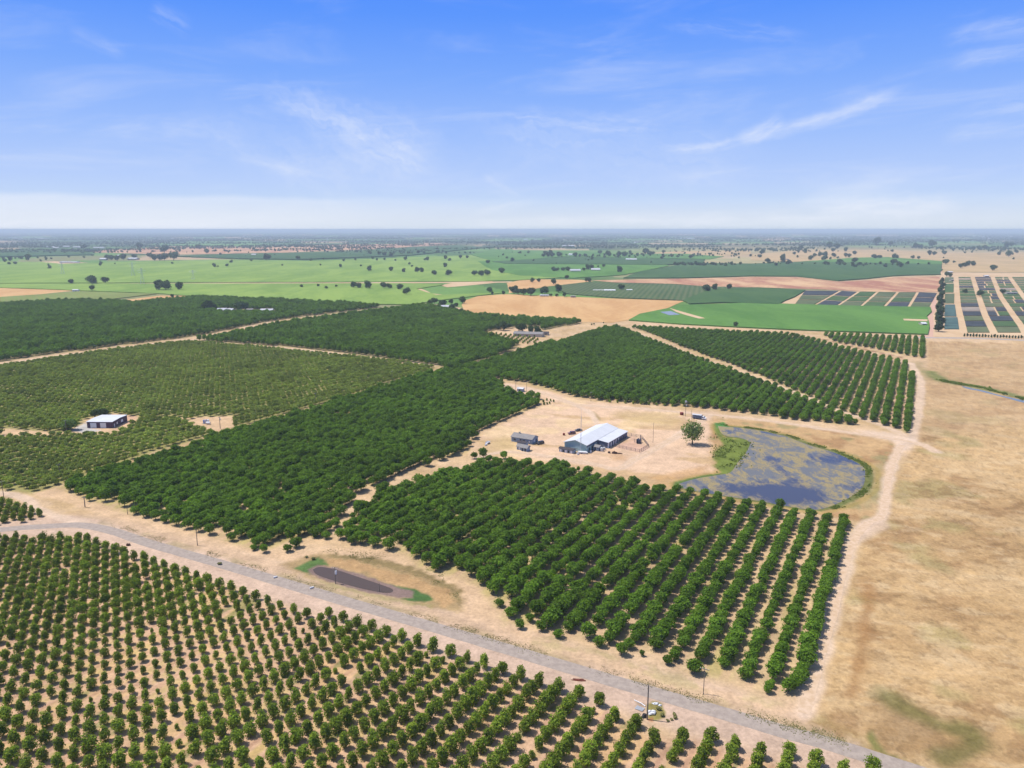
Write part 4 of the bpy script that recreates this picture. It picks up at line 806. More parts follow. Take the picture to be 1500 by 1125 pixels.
far(R2, [(1050, 478, 36), (1075, 470, 40), (1117, 490, 50), (1165, 470, 30), (1228, 468, 44), (1220, 520, 30), (1170, 510, 45), (1195, 485, 26)], 'in the grove by the straw field corner', 'grove round the farmhouse', look='mixed green tree')
far(R2, [(1377, 408, 36), (1453, 418, 22), (1392, 420, 20), (1495, 400, 30)], 'on the upper left straw field edge', 'trees on the edge of the straw field')
far(R3, [(140, 418, 22), (200, 415, 50), (222, 418, 40), (250, 422, 44), (290, 425, 52), (368, 415, 50), (352, 414, 30), (443, 407, 50), (400, 430, 20), (433, 430, 20), (475, 432, 28)], 'in the grove behind the straw field', 'grove behind the straw field')
far(R3, [(300, 352, 30), (335, 350, 25), (415, 362, 36), (597, 350, 28), (612, 350, 28), (788, 393, 38), (487, 335, 28), (1255, 402, 46), (1300, 395, 40), (1380, 392, 36)], 'round the striped vineyard', 'trees round the striped vineyard')
far(R3, [(778, 298, 40), (415, 292, 30), (436, 292, 24), (468, 290, 25), (492, 290, 30), (603, 283, 34), (625, 285, 34), (660, 270, 14), (690, 268, 20), (582, 290, 22)], 'round the distant white farmhouse', 'trees round the distant white farmhouse')
far(R3, [(55, 250, 26), (130, 300, 34), (18, 318, 34), (50, 312, 34), (160, 222, 16), (190, 240, 28), (233, 193, 16), (278, 193, 18), (372, 200, 26), (400, 198, 28), (360, 213, 25), (385, 213, 35), (405, 213, 30), (447, 213, 34), (535, 212, 30), (560, 212, 20), (590, 212, 22), (670, 197, 26), (717, 212, 38), (775, 212, 36), (805, 212, 36), (877, 208, 20), (835, 197, 22), (920, 200, 40), (940, 205, 30), (960, 202, 25), (1018, 192, 22), (1168, 222, 28), (1010, 225, 20), (985, 175, 20)], 'on the distant middle fields', 'oaks on the distant middle fields')
far(R4, [(60, 200, 30), (48, 218, 24), (92, 248, 32), (173, 236, 36), (178, 215, 24), (207, 253, 30), (237, 200, 20), (262, 190, 18), (272, 175, 30), (298, 192, 28), (325, 230, 30), (350, 212, 24), (380, 210, 30), (405, 212, 34), (402, 234, 34), (452, 183, 24), (455, 215, 28), (484, 252, 34), (520, 183, 28), (520, 215, 28), (540, 215, 24), (567, 245, 36), (567, 200, 26), (430, 165, 40), (475, 168, 36)], 'on the upper right dry grassland', 'oaks on the dry grassland')
far(R4, [(672, 218, 26), (685, 222, 24), (708, 221, 24), (785, 220, 30), (800, 220, 24), (738, 270, 24), (781, 253, 36), (818, 272, 36), (775, 185, 18), (888, 222, 22), (920, 225, 20), (980, 203, 30), (1005, 203, 26), (1062, 200, 26), (905, 166, 36), (930, 166, 26), (995, 158, 44), (765, 150, 26), (690, 150, 50)], 'near the upper right green slope', 'oaks near the green slope')
far(R4, [(1068, 253, 34), (1115, 245, 16), (1150, 275, 30), (1170, 268, 30), (1190, 263, 34), (1218, 262, 32), (1327, 287, 38), (1362, 203, 24), (1415, 210, 38), (1457, 193, 24), (1175, 193, 14), (1043, 173, 24), (1090, 165, 20), (1110, 180, 18), (1222, 175, 24), (1250, 173, 26), (1285, 168, 26), (1405, 162, 36), (1430, 158, 30)], 'on the far right golden grassland', 'oaks on the golden grassland')
far(R4, [(1257, 428, 40), (1175, 412, 28), (1383, 415, 32), (1075, 320, 30), (1095, 322, 26)], 'among the beds of the nursery', 'trees among the nursery beds')
far(R3, [(110, 612, 40), (140, 615, 60), (170, 605, 36), (225, 618, 44), (245, 622, 50), (290, 630, 44), (325, 635, 50), (210, 590, 26), (345, 640, 28)], 'round the long grey roof', 'grove round the long grey roof', look='dark broad tree')
far(R3, [(625, 586, 11), (638, 584, 11), (690, 576, 9)], 'by the lane at the far parcel corner', None, look='tiny dark shrub', name='shrub')
far(R3, [(1415, 597, 32)], 'on the far parcel edge beside the smooth vineyard', None, look='lone grey green bush', name='shrub')
far(lambda p: p, [(104, 630, 90), (96, 629, 60)], 'left of the dark garage', None, look='broad bright green tree', kset=kindset('garage', M['leaf_light'], 2, 6, 9, .6, .55, 700, 13, .3, 12), name='shade_tree')
far(lambda p: p, [(140, 613, 60), (152, 612.5, 62)], 'behind the white roofed garage', None, look='dark green tree', name='shade_tree')
LON = kindset('pond_tree', leafmat('leaf_pond_tree', (.20, .27, .08), (.11, .16, .05)), 1, 6, 11, 1.6, .5, 1000, 20, .38, 14, core=.45, ragged=.6)
far(lambda p: p, [(1014, 651.5, 123)], 'on bare tan ground at the west side of the pond', None, look='lone leafy grey green tree', kset=LON, name='shade_tree')
# windbreak of tall dark trees by the nursery
for i in range(16):
    t = i/15; (px_, py_), = R4([(1030+8*math.sin(i*2.1)+(1050-1030)*t, 622-(622-350)*t**.8)]); gx_, gy_ = P(px_, py_); plant_tree(CON, i % 3, gx_, gy_, .85+.25*rng.random(), i, 'windbreak_tree', f'tall dark tree in the nursery windbreak row, {ordn(i)} from the road', 'tree', 'windbreak row beside the nursery', 2.3)
for i in range(22):
    (px_, py_), = R4([(1172+i*16.5, 650+i*.6)]); gx_, gy_ = P(px_, py_)
    plant_tree(CON, i % 3, gx_, gy_, .3+.07*rng.random(), i, 'hedge_tree', f'small upright tree in the hedge before the nursery, {ordn(i)} from left', 'tree', 'small hedge trees in front of the nursery', 1.5)
# far woodland band: nobody could count it
n = 90000; d = 2600+(rng.random(n)**1.6)*24000; th = np.radians(rng.uniform(-43, 43, n)); x, y = d*np.sin(th), d*np.cos(th)
ax, ay = x*.93+y*.36, -x*.36+y*.93
line_ = np.minimum(np.abs((ax/420) % 1-.5), np.abs((ay/670) % 1-.5)); wood = fbm(ax, ay, 900, 101, 4, 0, 1.8)
thr = np.interp(d, [2600, 4200, 5500, 8000, 26000], [.70, .64, .52, .44, .40]); azd = np.degrees(th)
keep = ((wood > thr) | ((line_ < .012) & (wood > thr-.12)) | (rng.random(n) < .012)) & ~((d < 4600) & (np.abs(azd) < 40) & (rng.random(n) < .55)) & ~((azd > 4) & (d < 4300) & (rng.random(n) < .6))
x, y = x[keep], y[keep]; x, y = x+rng.normal(0, 8, len(x)), y+rng.normal(0, 8, len(x)); print('far', len(x))
e = []
for v in range(3):
    gx_, gy_ = [P(1085, 352), P(560, 351), P(1290, 353)][v]; e.append(list(plant_tree(OAKF, v, gx_, gy_, 1.4, v, 'oak_tree', 'tiny dark oak before the blue horizon, ' + ['right of the centre', 'left of the centre', 'near the right'][v], 'tree').children))
stuff_instances('distant_woodland', np.c_[x, y], rng.uniform(.6, 1.35, len(x)), None, e, 'blue green woodland and tree lines toward the horizon')

# ---------------------------------------------------------------- saplings and roadside plants
def sapling(px_, py_, label, group, h=1.6):
    gx_, gy_ = P(px_, py_); e = empty('sapling', (gx_, gy_, 0), rng.random()*6, label, 'sapling', group)
    MB().tube((0, 0, 0), (0, 0, h*.45), .12, .1).build('trunk_guard', M['white'], e); link('crown', YNG[int(rng.integers(5))][0], e).scale = (.55*h/1.6,)*2+(.5*h/1.6,)
M['white'] = mat('white_paint', (.7, .7, .7), .5, .08, 2)
for q in ((796, 589), (801, 587), (806.5, 588), (811, 589), (797, 593), (801.5, 592.5), (805, 592)): sapling(*q, f'staked sapling beside the tip of the walnut block, {ordn([796, 797, 801, 801.5, 805, 806.5, 811].index(q[0]))} from left', 'saplings by the farm track')
for i, X in enumerate(np.linspace(893, 985, 9)): sapling(X, 589.5+i*.75, f'small sapling on the north edge of the farm track, {ordn(i)} from left', 'saplings north of the farm track', 1.8)
for r_ in range(5):
    for k in range(11):
        X = 713+k*7.0+r_*4.5; Y = 488.5+r_*2.7+k*.75
        if X < 795-r_*4: sapling(X, Y, f'young tree with white guard, {ordn(k)} from left in {ordn(r_)} row below the grove', 'young trees in the new planting', 2.6)

# ---------------------------------------------------------------- utility poles
M['wood'] = mat('pole_wood', (.20, .165, .13), .9, .3, 3); M['metal'] = mat('galvanised', (.5, .51, .52), .5, .1, 1, metal=.3); M['dwood'] = mat('dark_wood', (.09, .07, .055), .9, .3, 3)
def pole(px_, py_, h, label, arms=1, tr=False, rz=0, r=.16, group='utility poles', head=False):
    gx_, gy_ = P(px_, py_); e = empty('utility_pole', (gx_, gy_, 0), rz, label, 'pole', group)
    MB().tube((0, 0, 0), (0, 0, h), r, r*.7, 8).build('shaft', M['wood'], e)
    for k in range(arms):
        z = h-.5-k*1.1; a = MB().box(-1.2, 1.2, -.07-r, .07-r, z-.07, z+.07); a.build('crossarm', M['wood'], e)
        ins = MB()
        for xx in (-1.1, -.4, .4, 1.1): ins.tube((xx, -r, z+.07), (xx, -r, z+.32), .07, .05, 6)
        ins.build('insulators', M['white'], e)
    if tr:
        b = MB().tube((.42, 0, h-2.5), (.42, 0, h-1.3), .36, .36, 10); t = b.build('transformer', M['white'], e); MB().tube((.42, 0, h-1.3), (.42, 0, h-1.05), .09, .06, 6).build('bushing', M['metal'], t)
    if head: MB().blob((0, 0, h+.5), .8, .5, .7, 3, amp=.3).build('pole_head', M['metal'], e)
    return e
pole(948, 1054, 9.6, 'bare brown utility pole beside the rubbish patch at the road', 0, rz=-.5, r=.2)
pole(1030.3, 1016.5, 7.8, 'thin utility pole at the end of the orchard rows, right of the tall pole', 1, rz=-.5, r=.11)
pole(491.5, 855, 6.2, 'utility pole with a white transformer in front of the small dark pond', 1, True, -.5)
pole(556, 867, 3.2, 'short dark post at the east end of the small dark pond', 0, r=.12)
pole(124.7, 743, 5, 'utility pole with crossarm beside the corner trees of the walnut block', 1, rz=-.5, r=.22)
pole(187, 753.5, 3.6, 'short pale post against the walnut trees near the left corner', 0, r=.14)
pole(289.3, 799, 7.2, 'slim utility pole on the tan strip below the walnut block', 0, rz=-.5)
pole(88, 697.5, 6.4, 'pale utility pole at the near edge of the olive orchard', 1, rz=1.1)
pole(5.5, 728, 7.8, 'pale utility pole at the left edge of the photo', 1, rz=1.1)
pole(97.6, 632, 7.2, 'grey utility pole left of the garage yard', 1, rz=1.1, r=.24)
pole(322.7, 628, 7.8, 'dark utility pole with a transformer beside the blue pump on the left', 1, True, 1.1, r=.2)
pole(462.5, 589, 6.8, 'faint utility pole in the middle of the olive orchard edge', 1, rz=1.1)
pole(574.5, 557, 8, 'faint utility pole where the olive orchard narrows', 1, rz=1.1)
pole(140.5, 518, 8.5, 'faint pole on the lane behind the olive orchard, left one of two', 1, rz=1.1)
pole(201.3, 507.5, 9, 'dark pole on the lane behind the olive orchard, right one of two', 1, rz=1.1)
pole(464, 468.5, 9, 'faint pole on the lane between the two far dark orchards', 1, rz=1.1)
pole(865.5, 588, 7, 'slim pole on the north edge of the farm track above the barn', 1, rz=.8)
pole(1004, 610, 9.5, 'utility pole with white transformer beside the parked stock truck', 1, True, .4, head=True)
pole(755.5, 573, 7, 'slim pole left of the white pump house', 1, rz=.8)
pole(771.5, 575.5, 9, 'taller pole right of the white pump house', 1, rz=.8)
pole(956.5, 648.5, 12, 'thin tall pole at the corner of the corral', 0, r=.11)
pole(1012.5, 613, 6, 'short pole at the rear of the stock truck', 0, r=.1)

# ---------------------------------------------------------------- lattice pylons far off in the vineyards
M['steel'] = mat('pylon_steel', (.55, .57, .6), .5, .1, 1)
def pylon(px_, py_, h, label):
    gx_, gy_ = P(px_, py_); e = empty('lattice_pylon', (gx_, gy_, 0), .4, label, 'pylon', 'lattice pylons in the left vineyard'); b = MB(); r = .16
    lv = [(0, 4.2), (h*.25, 3), (h*.5, 1.9), (h*.72, 1.1), (h*.95, .8)]
    for (z0, a), (z1, c) in zip(lv[:-1], lv[1:]):
        for sx, sy in ((1, 1), (1, -1), (-1, -1), (-1, 1)): b.tube((sx*a, sy*a, z0), (sx*c, sy*c, z1), r, r, 4)
        for (s1, s2) in (((1, 1), (1, -1)), ((1, -1), (-1, -1)), ((-1, -1), (-1, 1)), ((-1, 1), (1, 1))):
            b.tube((s1[0]*a, s1[1]*a, z0), (s2[0]*c, s2[1]*c, z1), r*.6, r*.6, 4); b.tube((s2[0]*a, s2[1]*a, z0), (s1[0]*c, s1[1]*c, z1), r*.6, r*.6, 4)
    b.tube((0, 0, h*.9), (0, 0, h), r, r, 4); b.build('tower', M['steel'], e)
    for z, w_ in ((h*.7, 7), (h*.8, 9), (h*.9, 7)):
        a = MB()
        for s_ in (-1, 1): a.tube((0, .7, z), (s_*w_, 0, z+.3), r*.8, r*.5, 4); a.tube((0, -.7, z), (s_*w_, 0, z+.3), r*.8, r*.5, 4); a.tube((0, 0, z+1.6), (s_*w_, 0, z+.3), r*.6, r*.5, 4)
        a.build('crossarm', M['steel'], e)
pylon(92, 402, 36, 'faint grey lattice pylon above the lone oaks on the left')
pylon(195, 405, 38, 'faint grey lattice pylon in the middle of the left vineyard')
pylon(283, 410, 24, 'faint grey lattice pylon above the small tan patch')
pylon(209, 417, 38, 'faint grey lattice pylon standing left of the vineyard clump')

# ---------------------------------------------------------------- buildings
M['roofw'] = mat('white_metal_roof', (.60, .60, .60), .45, .05, .2, wave=(1.6, 'Y', .10)); M['wall_l'] = mat('pale_blue_siding', S(172, 202, 200, .8), .7, .06, .3, wave=(1.2, 'X', .12))
M['wall_d'] = mat('shaded_slate_siding', S(108, 118, 142, .8), .7, .08, .3, wave=(1.2, 'Y', .12)); M['dark_'] = mat('dark_opening', (.03, .03, .035), .8, .1)  # slate colour carries the shade of the barn's right side; truck and chute reuse it
M['roofg'] = mat('grey_roof', S(156, 150, 146), .8, .12, .6, wave=(1.2, 'X', .15)); M['wall_b'] = mat('blue_grey_wall', S(150, 168, 188, .8), .7, .08, .5); M['trim'] = mat('white_trim', (.75, .76, .78), .5, .05)
M['garw'] = mat('plum_siding', S(92, 70, 92, .8), .7, .1, .5, wave=(1.5, 'X', .2)); M['roofd'] = mat('dark_shingle', S(84, 76, 78), .9, .2, 1.5); M['cream'] = mat('cream_wall', S(206, 196, 180), .8, .08, .6)
M['roofp'] = mat('pale_roof', (.46, .46, .48), .7, .15, .5); M['glass'] = mat('window_glass', (.03, .04, .05), .12, .1, spec=.6)
def gable_house(name, label, cat, px, ang, L, W, hw, hr, wall, roof, group=None, ov=.4, doors=(), wins=(), chimney=None, base=None):
    """long side along local x; origin at the near left corner on the ground"""
    x0, y0 = px if base is None else base; e = empty(name, (x0, y0, 0), ang, label, cat, group)
    MB().prism([(0, 0), (W, 0), (W, hw), (W/2, hr), (0, hw)], 0, L, 'x').build('wall', wall, e)
    sl = (hr-hw)/(W/2); t = .15
    rf = MB()
    for s_ in (0, 1):
        ya, yb = (-ov, W/2) if s_ == 0 else (W/2, W+ov); za = hw-sl*ov+.03; zb = hr+.03
        pr = [(ya, za), (yb, zb), (yb, zb+t), (ya, za+t)] if s_ == 0 else [(ya, zb), (yb, za), (yb, za+t), (ya, zb+t)]
        rf.prism(pr, -ov, L+ov, 'x')
    r_ = rf.build('roof', roof, e)
    if chimney: MB().box(chimney, chimney+.8, W*.4, W*.4+.8, hw, hr+1).build('chimney', M['cream'], r_)
    for (side, a, b, z0, z1, mt, nm) in list(doors)+list(wins):
        q = MB()
        if side == 's': q.box(a, b, -.06, .02, z0, z1)
        elif side == 'n': q.box(a, b, W-.02, W+.06, z0, z1)
        elif side == 'e': q.box(L-.02, L+.06, a, b, z0, z1)
        else: q.box(-.06, .02, a, b, z0, z1)
        q.build(nm, M[mt], e)
    return e
# main barn: axis a along the rows, r to the right
ab = R(59); FR = np.array(P(859, 663.5)); e = empty('barn', (FR[0], FR[1], 0), ab-math.pi/2, 'big white roofed barn with pale blue gable and shade-darkened slate lean-to in the yard', 'barn')
# local x = right of the barn, local y = away along its ridge
Lb, Wb, hw, hr = 42.0, 13.5, 4.3, 6.3
MB().prism([(-Wb, 0), (0, 0), (0, hw), (-Wb/2, hr), (-Wb, hw)], 0, Lb, 'y').build('wall', M['wall_l'], e)
sl = (hr-hw)/(Wb/2)
rf = MB(); rf.prism([(-Wb-.6, hw-.6*sl+.05), (-Wb/2, hr+.05), (-Wb/2, hr+.25), (-Wb-.6, hw-.6*sl+.25)], -.6, Lb+.6, 'y'); rf.prism([(-Wb/2, hr+.05), (.5, hw-.5*sl+.05), (.5, hw-.5*sl+.25), (-Wb/2, hr+.25)], -.6, Lb+.6, 'y')
r_ = rf.build('roof', M['roofw'], e); MB().prism([(-Wb/2-.35, hr+.16), (-Wb/2, hr+.34), (-Wb/2+.35, hr+.16)], -.6, Lb+.6, 'y').build('ridge_cap', M['trim'], r_)
MB().box(-Wb*.72, -Wb*.28, -.07, .03, 0, 3.9).build('sliding_door', mat('pale_door', S(182, 206, 204, .8), .6, .05), e)
MB().box(.0, .03, .05, 13.8, 2.9, 4.25).build('shaded_wall_panel', M['wall_d'], e)  # thin sheet that puts the right wall's shade into its colour
MB().box(.0, .06, 3, 4.2, 0, 2.1).build('door', M['dark_'], e); MB().box(.0, .06, 7, 8.6, 1.1, 2.1).build('window', M['glass'], e)
la = MB().prism([(.04, 0), (6.5, 0), (6.5, 3.2), (.04, 4.0)], 14, Lb, 'y').build('lean_to', M['wall_d'], e)
MB().prism([(.1, 4.13), (7.0, 3.3), (7.0, 3.48), (.1, 4.31)], 13.6, Lb+.5, 'y').build('lean_to_roof', M['roofw'], la)
MB().box(6.5, 6.58, 14.0, 15.6, 0, 3.0).build('corner_panel', M['trim'], la)
for k, yy_ in enumerate((17.0, 20.5, 24.0, 27.5)):
    d_ = MB().box(6.5, 6.56, yy_, yy_+1.9, 0, 2.5).build('stall_door', M['dark_'], la); MB().box(6.56, 6.66, yy_+.5, yy_+1.9, .05, 2.6).build('door_panel', M['white'], d_)
for yy_ in (32, 36): MB().box(6.5, 6.56, yy_, yy_+1.3, 1.4, 2.2).build('window', M['glass'], la)
MB().box(1.2, 4.6, 13.85, 14.0, .2, 3.0).build('end_panel', M['wall_d'], la)
def at_barn(lx_, ly_): c, s = math.cos(ab-math.pi/2), math.sin(ab-math.pi/2); return (FR[0]+lx_*c-ly_*s, FR[1]+lx_*s+ly_*c)
gable_house('pump_shed', 'small blue grey shed with tanks against the right side of the barn', 'shed', None, ab-math.pi/2, 3.4, 4.0, 2.2, 2.9, M['wall_b'], M['roofg'], base=at_barn(1.0, 6.5), doors=(('s', .8, 1.6, 0, 1.9, 'dark_', 'door'),))
def tank(lx_, ly_, r, h, label, m='metal', cat='tank'):
    q = at_barn(lx_, ly_); e = empty('water_tank', (*q, 0), 0, label, cat); MB().tube((0, 0, 0), (0, 0, h), r, r, 12).build('shell', M[m], e); MB().tube((0, 0, h), (0, 0, h+r*.35), r, r*.2, 12).build('lid', M[m], e); MB().tube((r*.9, 0, .2), (r*1.3, 0, .2), .05, .05).build('valve', M['dark_'], e)
tank(5.8, 7.5, .9, 1.9, 'round grey tank beside the blue grey shed on the barn'); tank(6.0, 10.3, .7, 1.5, 'smaller grey tank in the nook of the lean-to'); tank(1.6, 2.0, .55, 1.1, 'small white tank at the front corner of the barn', 'white')
# kennel row in front of the barn
kx = P(819, 661.5); e = gable_house('animal_shelter', 'long low blue grey shelter with dark roof in front of the barn gable', 'shelter', kx, R(-30), 8.6, 3.2, 2.0, 2.5, M['wall_b'], M['roofd'], doors=[('s', .5+1.6*k, 1.4+1.6*k, .1, 1.5, 'dark_' if k % 2 else 'trim', 'door') for k in range(5)])
# white covered boat / tarp
q = P(853, 664.5); e = empty('covered_trailer', (*q, 0), R(-10), 'white tarp covered trailer beside the barn mast', 'trailer')
MB().prism([(-2.4, .4), (2.0, .4), (2.9, .8), (2.2, 1.15), (-2.2, 1.25)], -.9, .9, 'y').build('cover', M['white'], e)
for s_ in (-.95, .95): MB().tube((-.3, s_-.1, .3), (-.3, s_+.1, .3), .3, .3, 10).build('wheel', M['dark_'], e)
MB().tube((2.2, 0, .45), (3.6, 0, .4), .06, .05).build('drawbar', M['metal'], e)
q = P(846.5, 666); e = empty('feed_bin', (*q, 0), .3, 'little white bin at the foot of the barn mast', 'bin'); MB().prism([(-.5, 0), (.5, 0), (.6, .9), (-.6, .9)], -.4, .4, 'y').build('body', M['white'], e); MB().prism([(-.65, .92), (.65, .92), (.5, 1.05), (-.5, 1.05)], -.45, .45, 'y').build('lid', M['metal'], e)
# antenna mast
q = P(850.5, 663.5); e = empty('antenna_mast', (*q, 0), .3, 'tall thin lattice mast rising in front of the barn roof', 'mast'); b = MB()
hM = 24.5
for k in range(3):
    a = 2*math.pi*k/3; b.tube((.28*math.cos(a), .28*math.sin(a), 0), (.2*math.cos(a), .2*math.sin(a), hM*.85), .05, .04, 4)
for j in range(28):
    z = j*.74; a, a2 = 2*math.pi*(j % 3)/3, 2*math.pi*((j+1) % 3)/3; b.tube((.27*math.cos(a), .27*math.sin(a), z), (.27*math.cos(a2), .27*math.sin(a2), z+.74), .025, .025, 4)
b.build('tower', M['steel'], e); MB().tube((0, 0, hM*.84), (0, 0, hM), .05, .03, 6).build('whip', M['steel'], e); MB().box(-.5, .5, -.5, .5, 0, .3).build('footing', M['cream'], e)
# long grey house with porch wing
hx = P(749, 646.5)
gable_house('farm_house', 'long pale blue house with grey roof left of the barn', 'house', hx, R(-30), 13.5, 7.5, 2.9, 4.5, M['wall_b'], M['roofg'], doors=(('s', 5.6, 6.6, .1, 2.2, 'dark_', 'door'),), wins=(('s', 1.5, 3.0, 1, 2, 'glass', 'window'), ('s', 7.6, 9, 1, 2, 'glass', 'window'), ('s', 11.3, 12.4, 1, 2, 'trim', 'window'), ('e', 2.3, 3.8, 1, 2.1, 'trim', 'window'), ('e', 5, 6, .1, 2.1, 'dark_', 'door')), chimney=3.2)
gable_house('small_shed', 'small pale blue shed with pitched roof in front of the long grey house', 'shed', P(757, 658.5), R(-30), 3.4, 3.2, 2.0, 3.0, M['wall_b'], M['roofg'], doors=(('s', 1.2, 2.1, 0, 1.8, 'trim', 'door'),))
gable_house('small_shed', 'second pale shed touching the smaller one in front of the long grey house', 'shed', P(763, 660.5), R(-30), 3.8, 3.6, 2.1, 3.2, M['wall_b'], M['roofg'], doors=(('s', .6, 1.3, 0, 1.8, 'dark_', 'door'), ('s', 2.3, 3.1, 0, 1.8, 'dark_', 'door')))
gable_house('porch', 'grey roofed porch between the long house and its sheds', 'porch', P(757.5, 653), R(-30), 5.2, 3.4, 2.2, 2.6, M['wall_b'], M['roofd'])
# plum garage on the left
gx0 = P(128, 627); e = gable_house('garage', 'plum coloured garage with white doors and roof in the left orchard', 'garage', gx0, R(-1), 15.8, 17.5, 3.9, 4.3, M['garw'], M['roofw'], ov=.3, doors=(('s', 2.0, 5.8, 0, 3.3, 'white', 'garage_door'), ('s', 8.2, 11.8, 0, 3.3, 'white', 'garage_door'), ('e', 1.8, 2.7, 0, 2.2, 'white', 'door')), wins=(('e', 4.8, 6.2, 1.2, 2.6, 'white', 'window'), ('e', 10, 12.4, 1.2, 2.8, 'trim', 'window')))
# pump house by the track, blue pump at the left boundary
gable_house('pump_house', 'little white and blue pump house beside the farm track', 'pump house', P(757.5, 573.5), R(-22), 4.6, 3.4, 2.3, 2.9, M['wall_b'], M['roofw'], doors=(('s', 1.6, 2.5, 0, 1.9, 'dark_', 'door'),))
q = P(299, 620.5); e = empty('irrigation_pump', (*q, 0), .4, 'blue and white irrigation filter station at the left boundary', 'pump')
for k in range(3): MB().tube((k*1.3, 0, .3), (k*1.3, 0, 2.2), .6, .6, 10).tube((k*1.3, 0, 2.2), (k*1.3, 0, 2.6), .6, .2, 10).build('filter_tank', mat('pump_blue', S(140, 160, 214), .5) if k < 2 else M['white'], e)
MB().tube((-1.2, -.9, .35), (3.8, -.9, .35), .16, .16).tube((1.2, -.9, .35), (1.2, -.9, 2.4), .12, .12).build('pipework', M['metal'], e)
q = P(305, 621.5); e = empty('white_tank', (*q, 0), 0, 'low white tank right of the blue filter station', 'tank'); MB().tube((-1.2, 0, .9), (1.2, 0, .9), .8, .8, 12).build('shell', M['white'], e); MB().box(-.9, -.6, -.6, .6, 0, .4).box(.6, .9, -.6, .6, 0, .4).build('cradle', M['metal'], e)
# houses of the middle distance
def farm(px, L, W, hw, hr, label, wall='cream', roof='roofp', ang=-.1, name='farm_house', cat='house', group=None, **k):
    q = P(*px); return gable_house(name, label, cat, q, ang, L, W, hw, hr, M[wall], M[roof], group, doors=(('s', L*.45, L*.45+1.4, 0, 2.2, 'dark_', 'door'),), wins=(('s', L*.15, L*.15+1.8, 1, 2.2, 'glass', 'window'), ('s', L*.7, L*.7+1.8, 1, 2.2, 'glass', 'window')), **k)
farm((318, 457.5), 13, 9, 3.0, 5.8, 'white walled house with pale grey roof among the left walnut trees', 'cream', 'roofp', .15)
farm((331, 457), 10, 10, 3, 5, 'short annex right of the white walled orchard house', 'cream', 'roofp', -.3)
farm((381, 457.5), 18, 10, 2.8, 4.8, 'low wide pale roofed house right of the dark tree in the left orchard', 'cream', 'roofp', .05)
farm((362, 456.5), 9, 7, 2.6, 4, 'small tan outbuilding between the two orchard houses', 'cream', 'roofg', .5, 'outbuilding', 'shed')
farm((646, 452.5), 16, 10, 3, 5.4, 'pale roofed farmhouse in the grove at the corner of the straw field', 'cream', 'roofp', .1)
farm((657, 455.5), 12, 9, 2.8, 4.6, 'greenish roofed outbuilding in the straw field grove', 'cream', 'roofg', -.2, 'outbuilding', 'shed')
farm((752, 492.5), 34, 10, 3.2, 5.2, 'long grey roofed building in front of the dark grove', 'cream', 'roofg', -.25)
farm((790, 491), 10, 7, 2.6, 4, 'brown shed right of the long grey roof', 'cream', 'roofd', -.25, 'outbuilding', 'shed')
farm((836, 398.5), 30, 16, 4, 8, 'pale roofed farmhouse in the middle distance grove', 'cream', 'roofp', .2)
farm((866, 397), 26, 16, 4, 8, 'second pale building at the middle distance farm', 'cream', 'roofp', -.1)
farm((917, 381.8), 42, 18, 5, 8, 'long white roofed barn with red end on the distant green strip', 'cream', 'roofw', -.05, 'far_barn', 'barn')
farm((918, 426.3), 11, 4, 2.4, 3.2, 'white tent like canopy on the striped vineyard, right of two', 'white', 'white', .0, 'white_canopy', 'canopy')
farm((869, 426.3), 20, 4, 1.6, 2.4, 'long low white covered crop row on the striped vineyard', 'white', 'white', .0, 'white_canopy', 'canopy')
farm((885, 427), 22, 5, 2.4, 4, 'white tent roof in the middle of the striped vineyard', 'white', 'white', .0, 'white_canopy', 'canopy')
farm((836, 436), 9, 6, 2.6, 3.6, 'little grey building at the end of the grove behind the straw field', 'cream', 'roofg', 0, 'outbuilding', 'shed')
farm((791, 434.5), 16, 7, 2.4, 3.4, 'low pale shed under the grove behind the straw field', 'cream', 'roofp', 0, 'outbuilding', 'shed')
farm((106, 427), 11, 6, 3, 4, 'tiny white shed at the tip of the orange straw field', 'white', 'roofw', 0, 'outbuilding', 'shed')
farm((87, 385.2), 62, 26, 4, 5, 'long pale greenhouse roof at the distant left farm', 'white', 'roofp', .0, 'greenhouse', 'greenhouse')
for i, (X, Y, w_) in enumerate(((255, 160, 40), (330, 158, 50), (400, 162, 40), (290, 165, 30), (510, 165, 60), (70, 112, 50), (190, 112, 60), (700, 228, 50), (640, 212, 30), (545, 230, 34), (1380, 205, 24))):
    (px_, py_), = R1([(X, Y)]); d_ = P(px_, py_)[1]; farm((px_, py_), w_/3.75*d_/F, 20, 5, 9, f'distant pale building at the far upper left, {ordn(i)} of that scatter', 'cream', 'roofp', 0, 'farm_building', 'building', 'pale farm buildings far left')
for i, (X, Y, w_) in enumerate(((465, 155, 30), (500, 155, 30), (1110, 110, 60), (1150, 112, 40), (860, 135, 26), (250, 118, 24), (500, 205, 24), (1030, 70, 30), (840, 320, 0), (410, 395, 0))):
    if w_:
        (px_, py_), = R3([(X, Y)]); d_ = P(px_, py_)[1]; farm((px_, py_), w_/3.75*d_/F, 24, 6, 10, f'distant white roofed building toward the horizon at the centre, {ordn(i)} of that scatter', 'white', 'roofw', 0, 'farm_building', 'building', 'white roofed buildings toward the horizon')
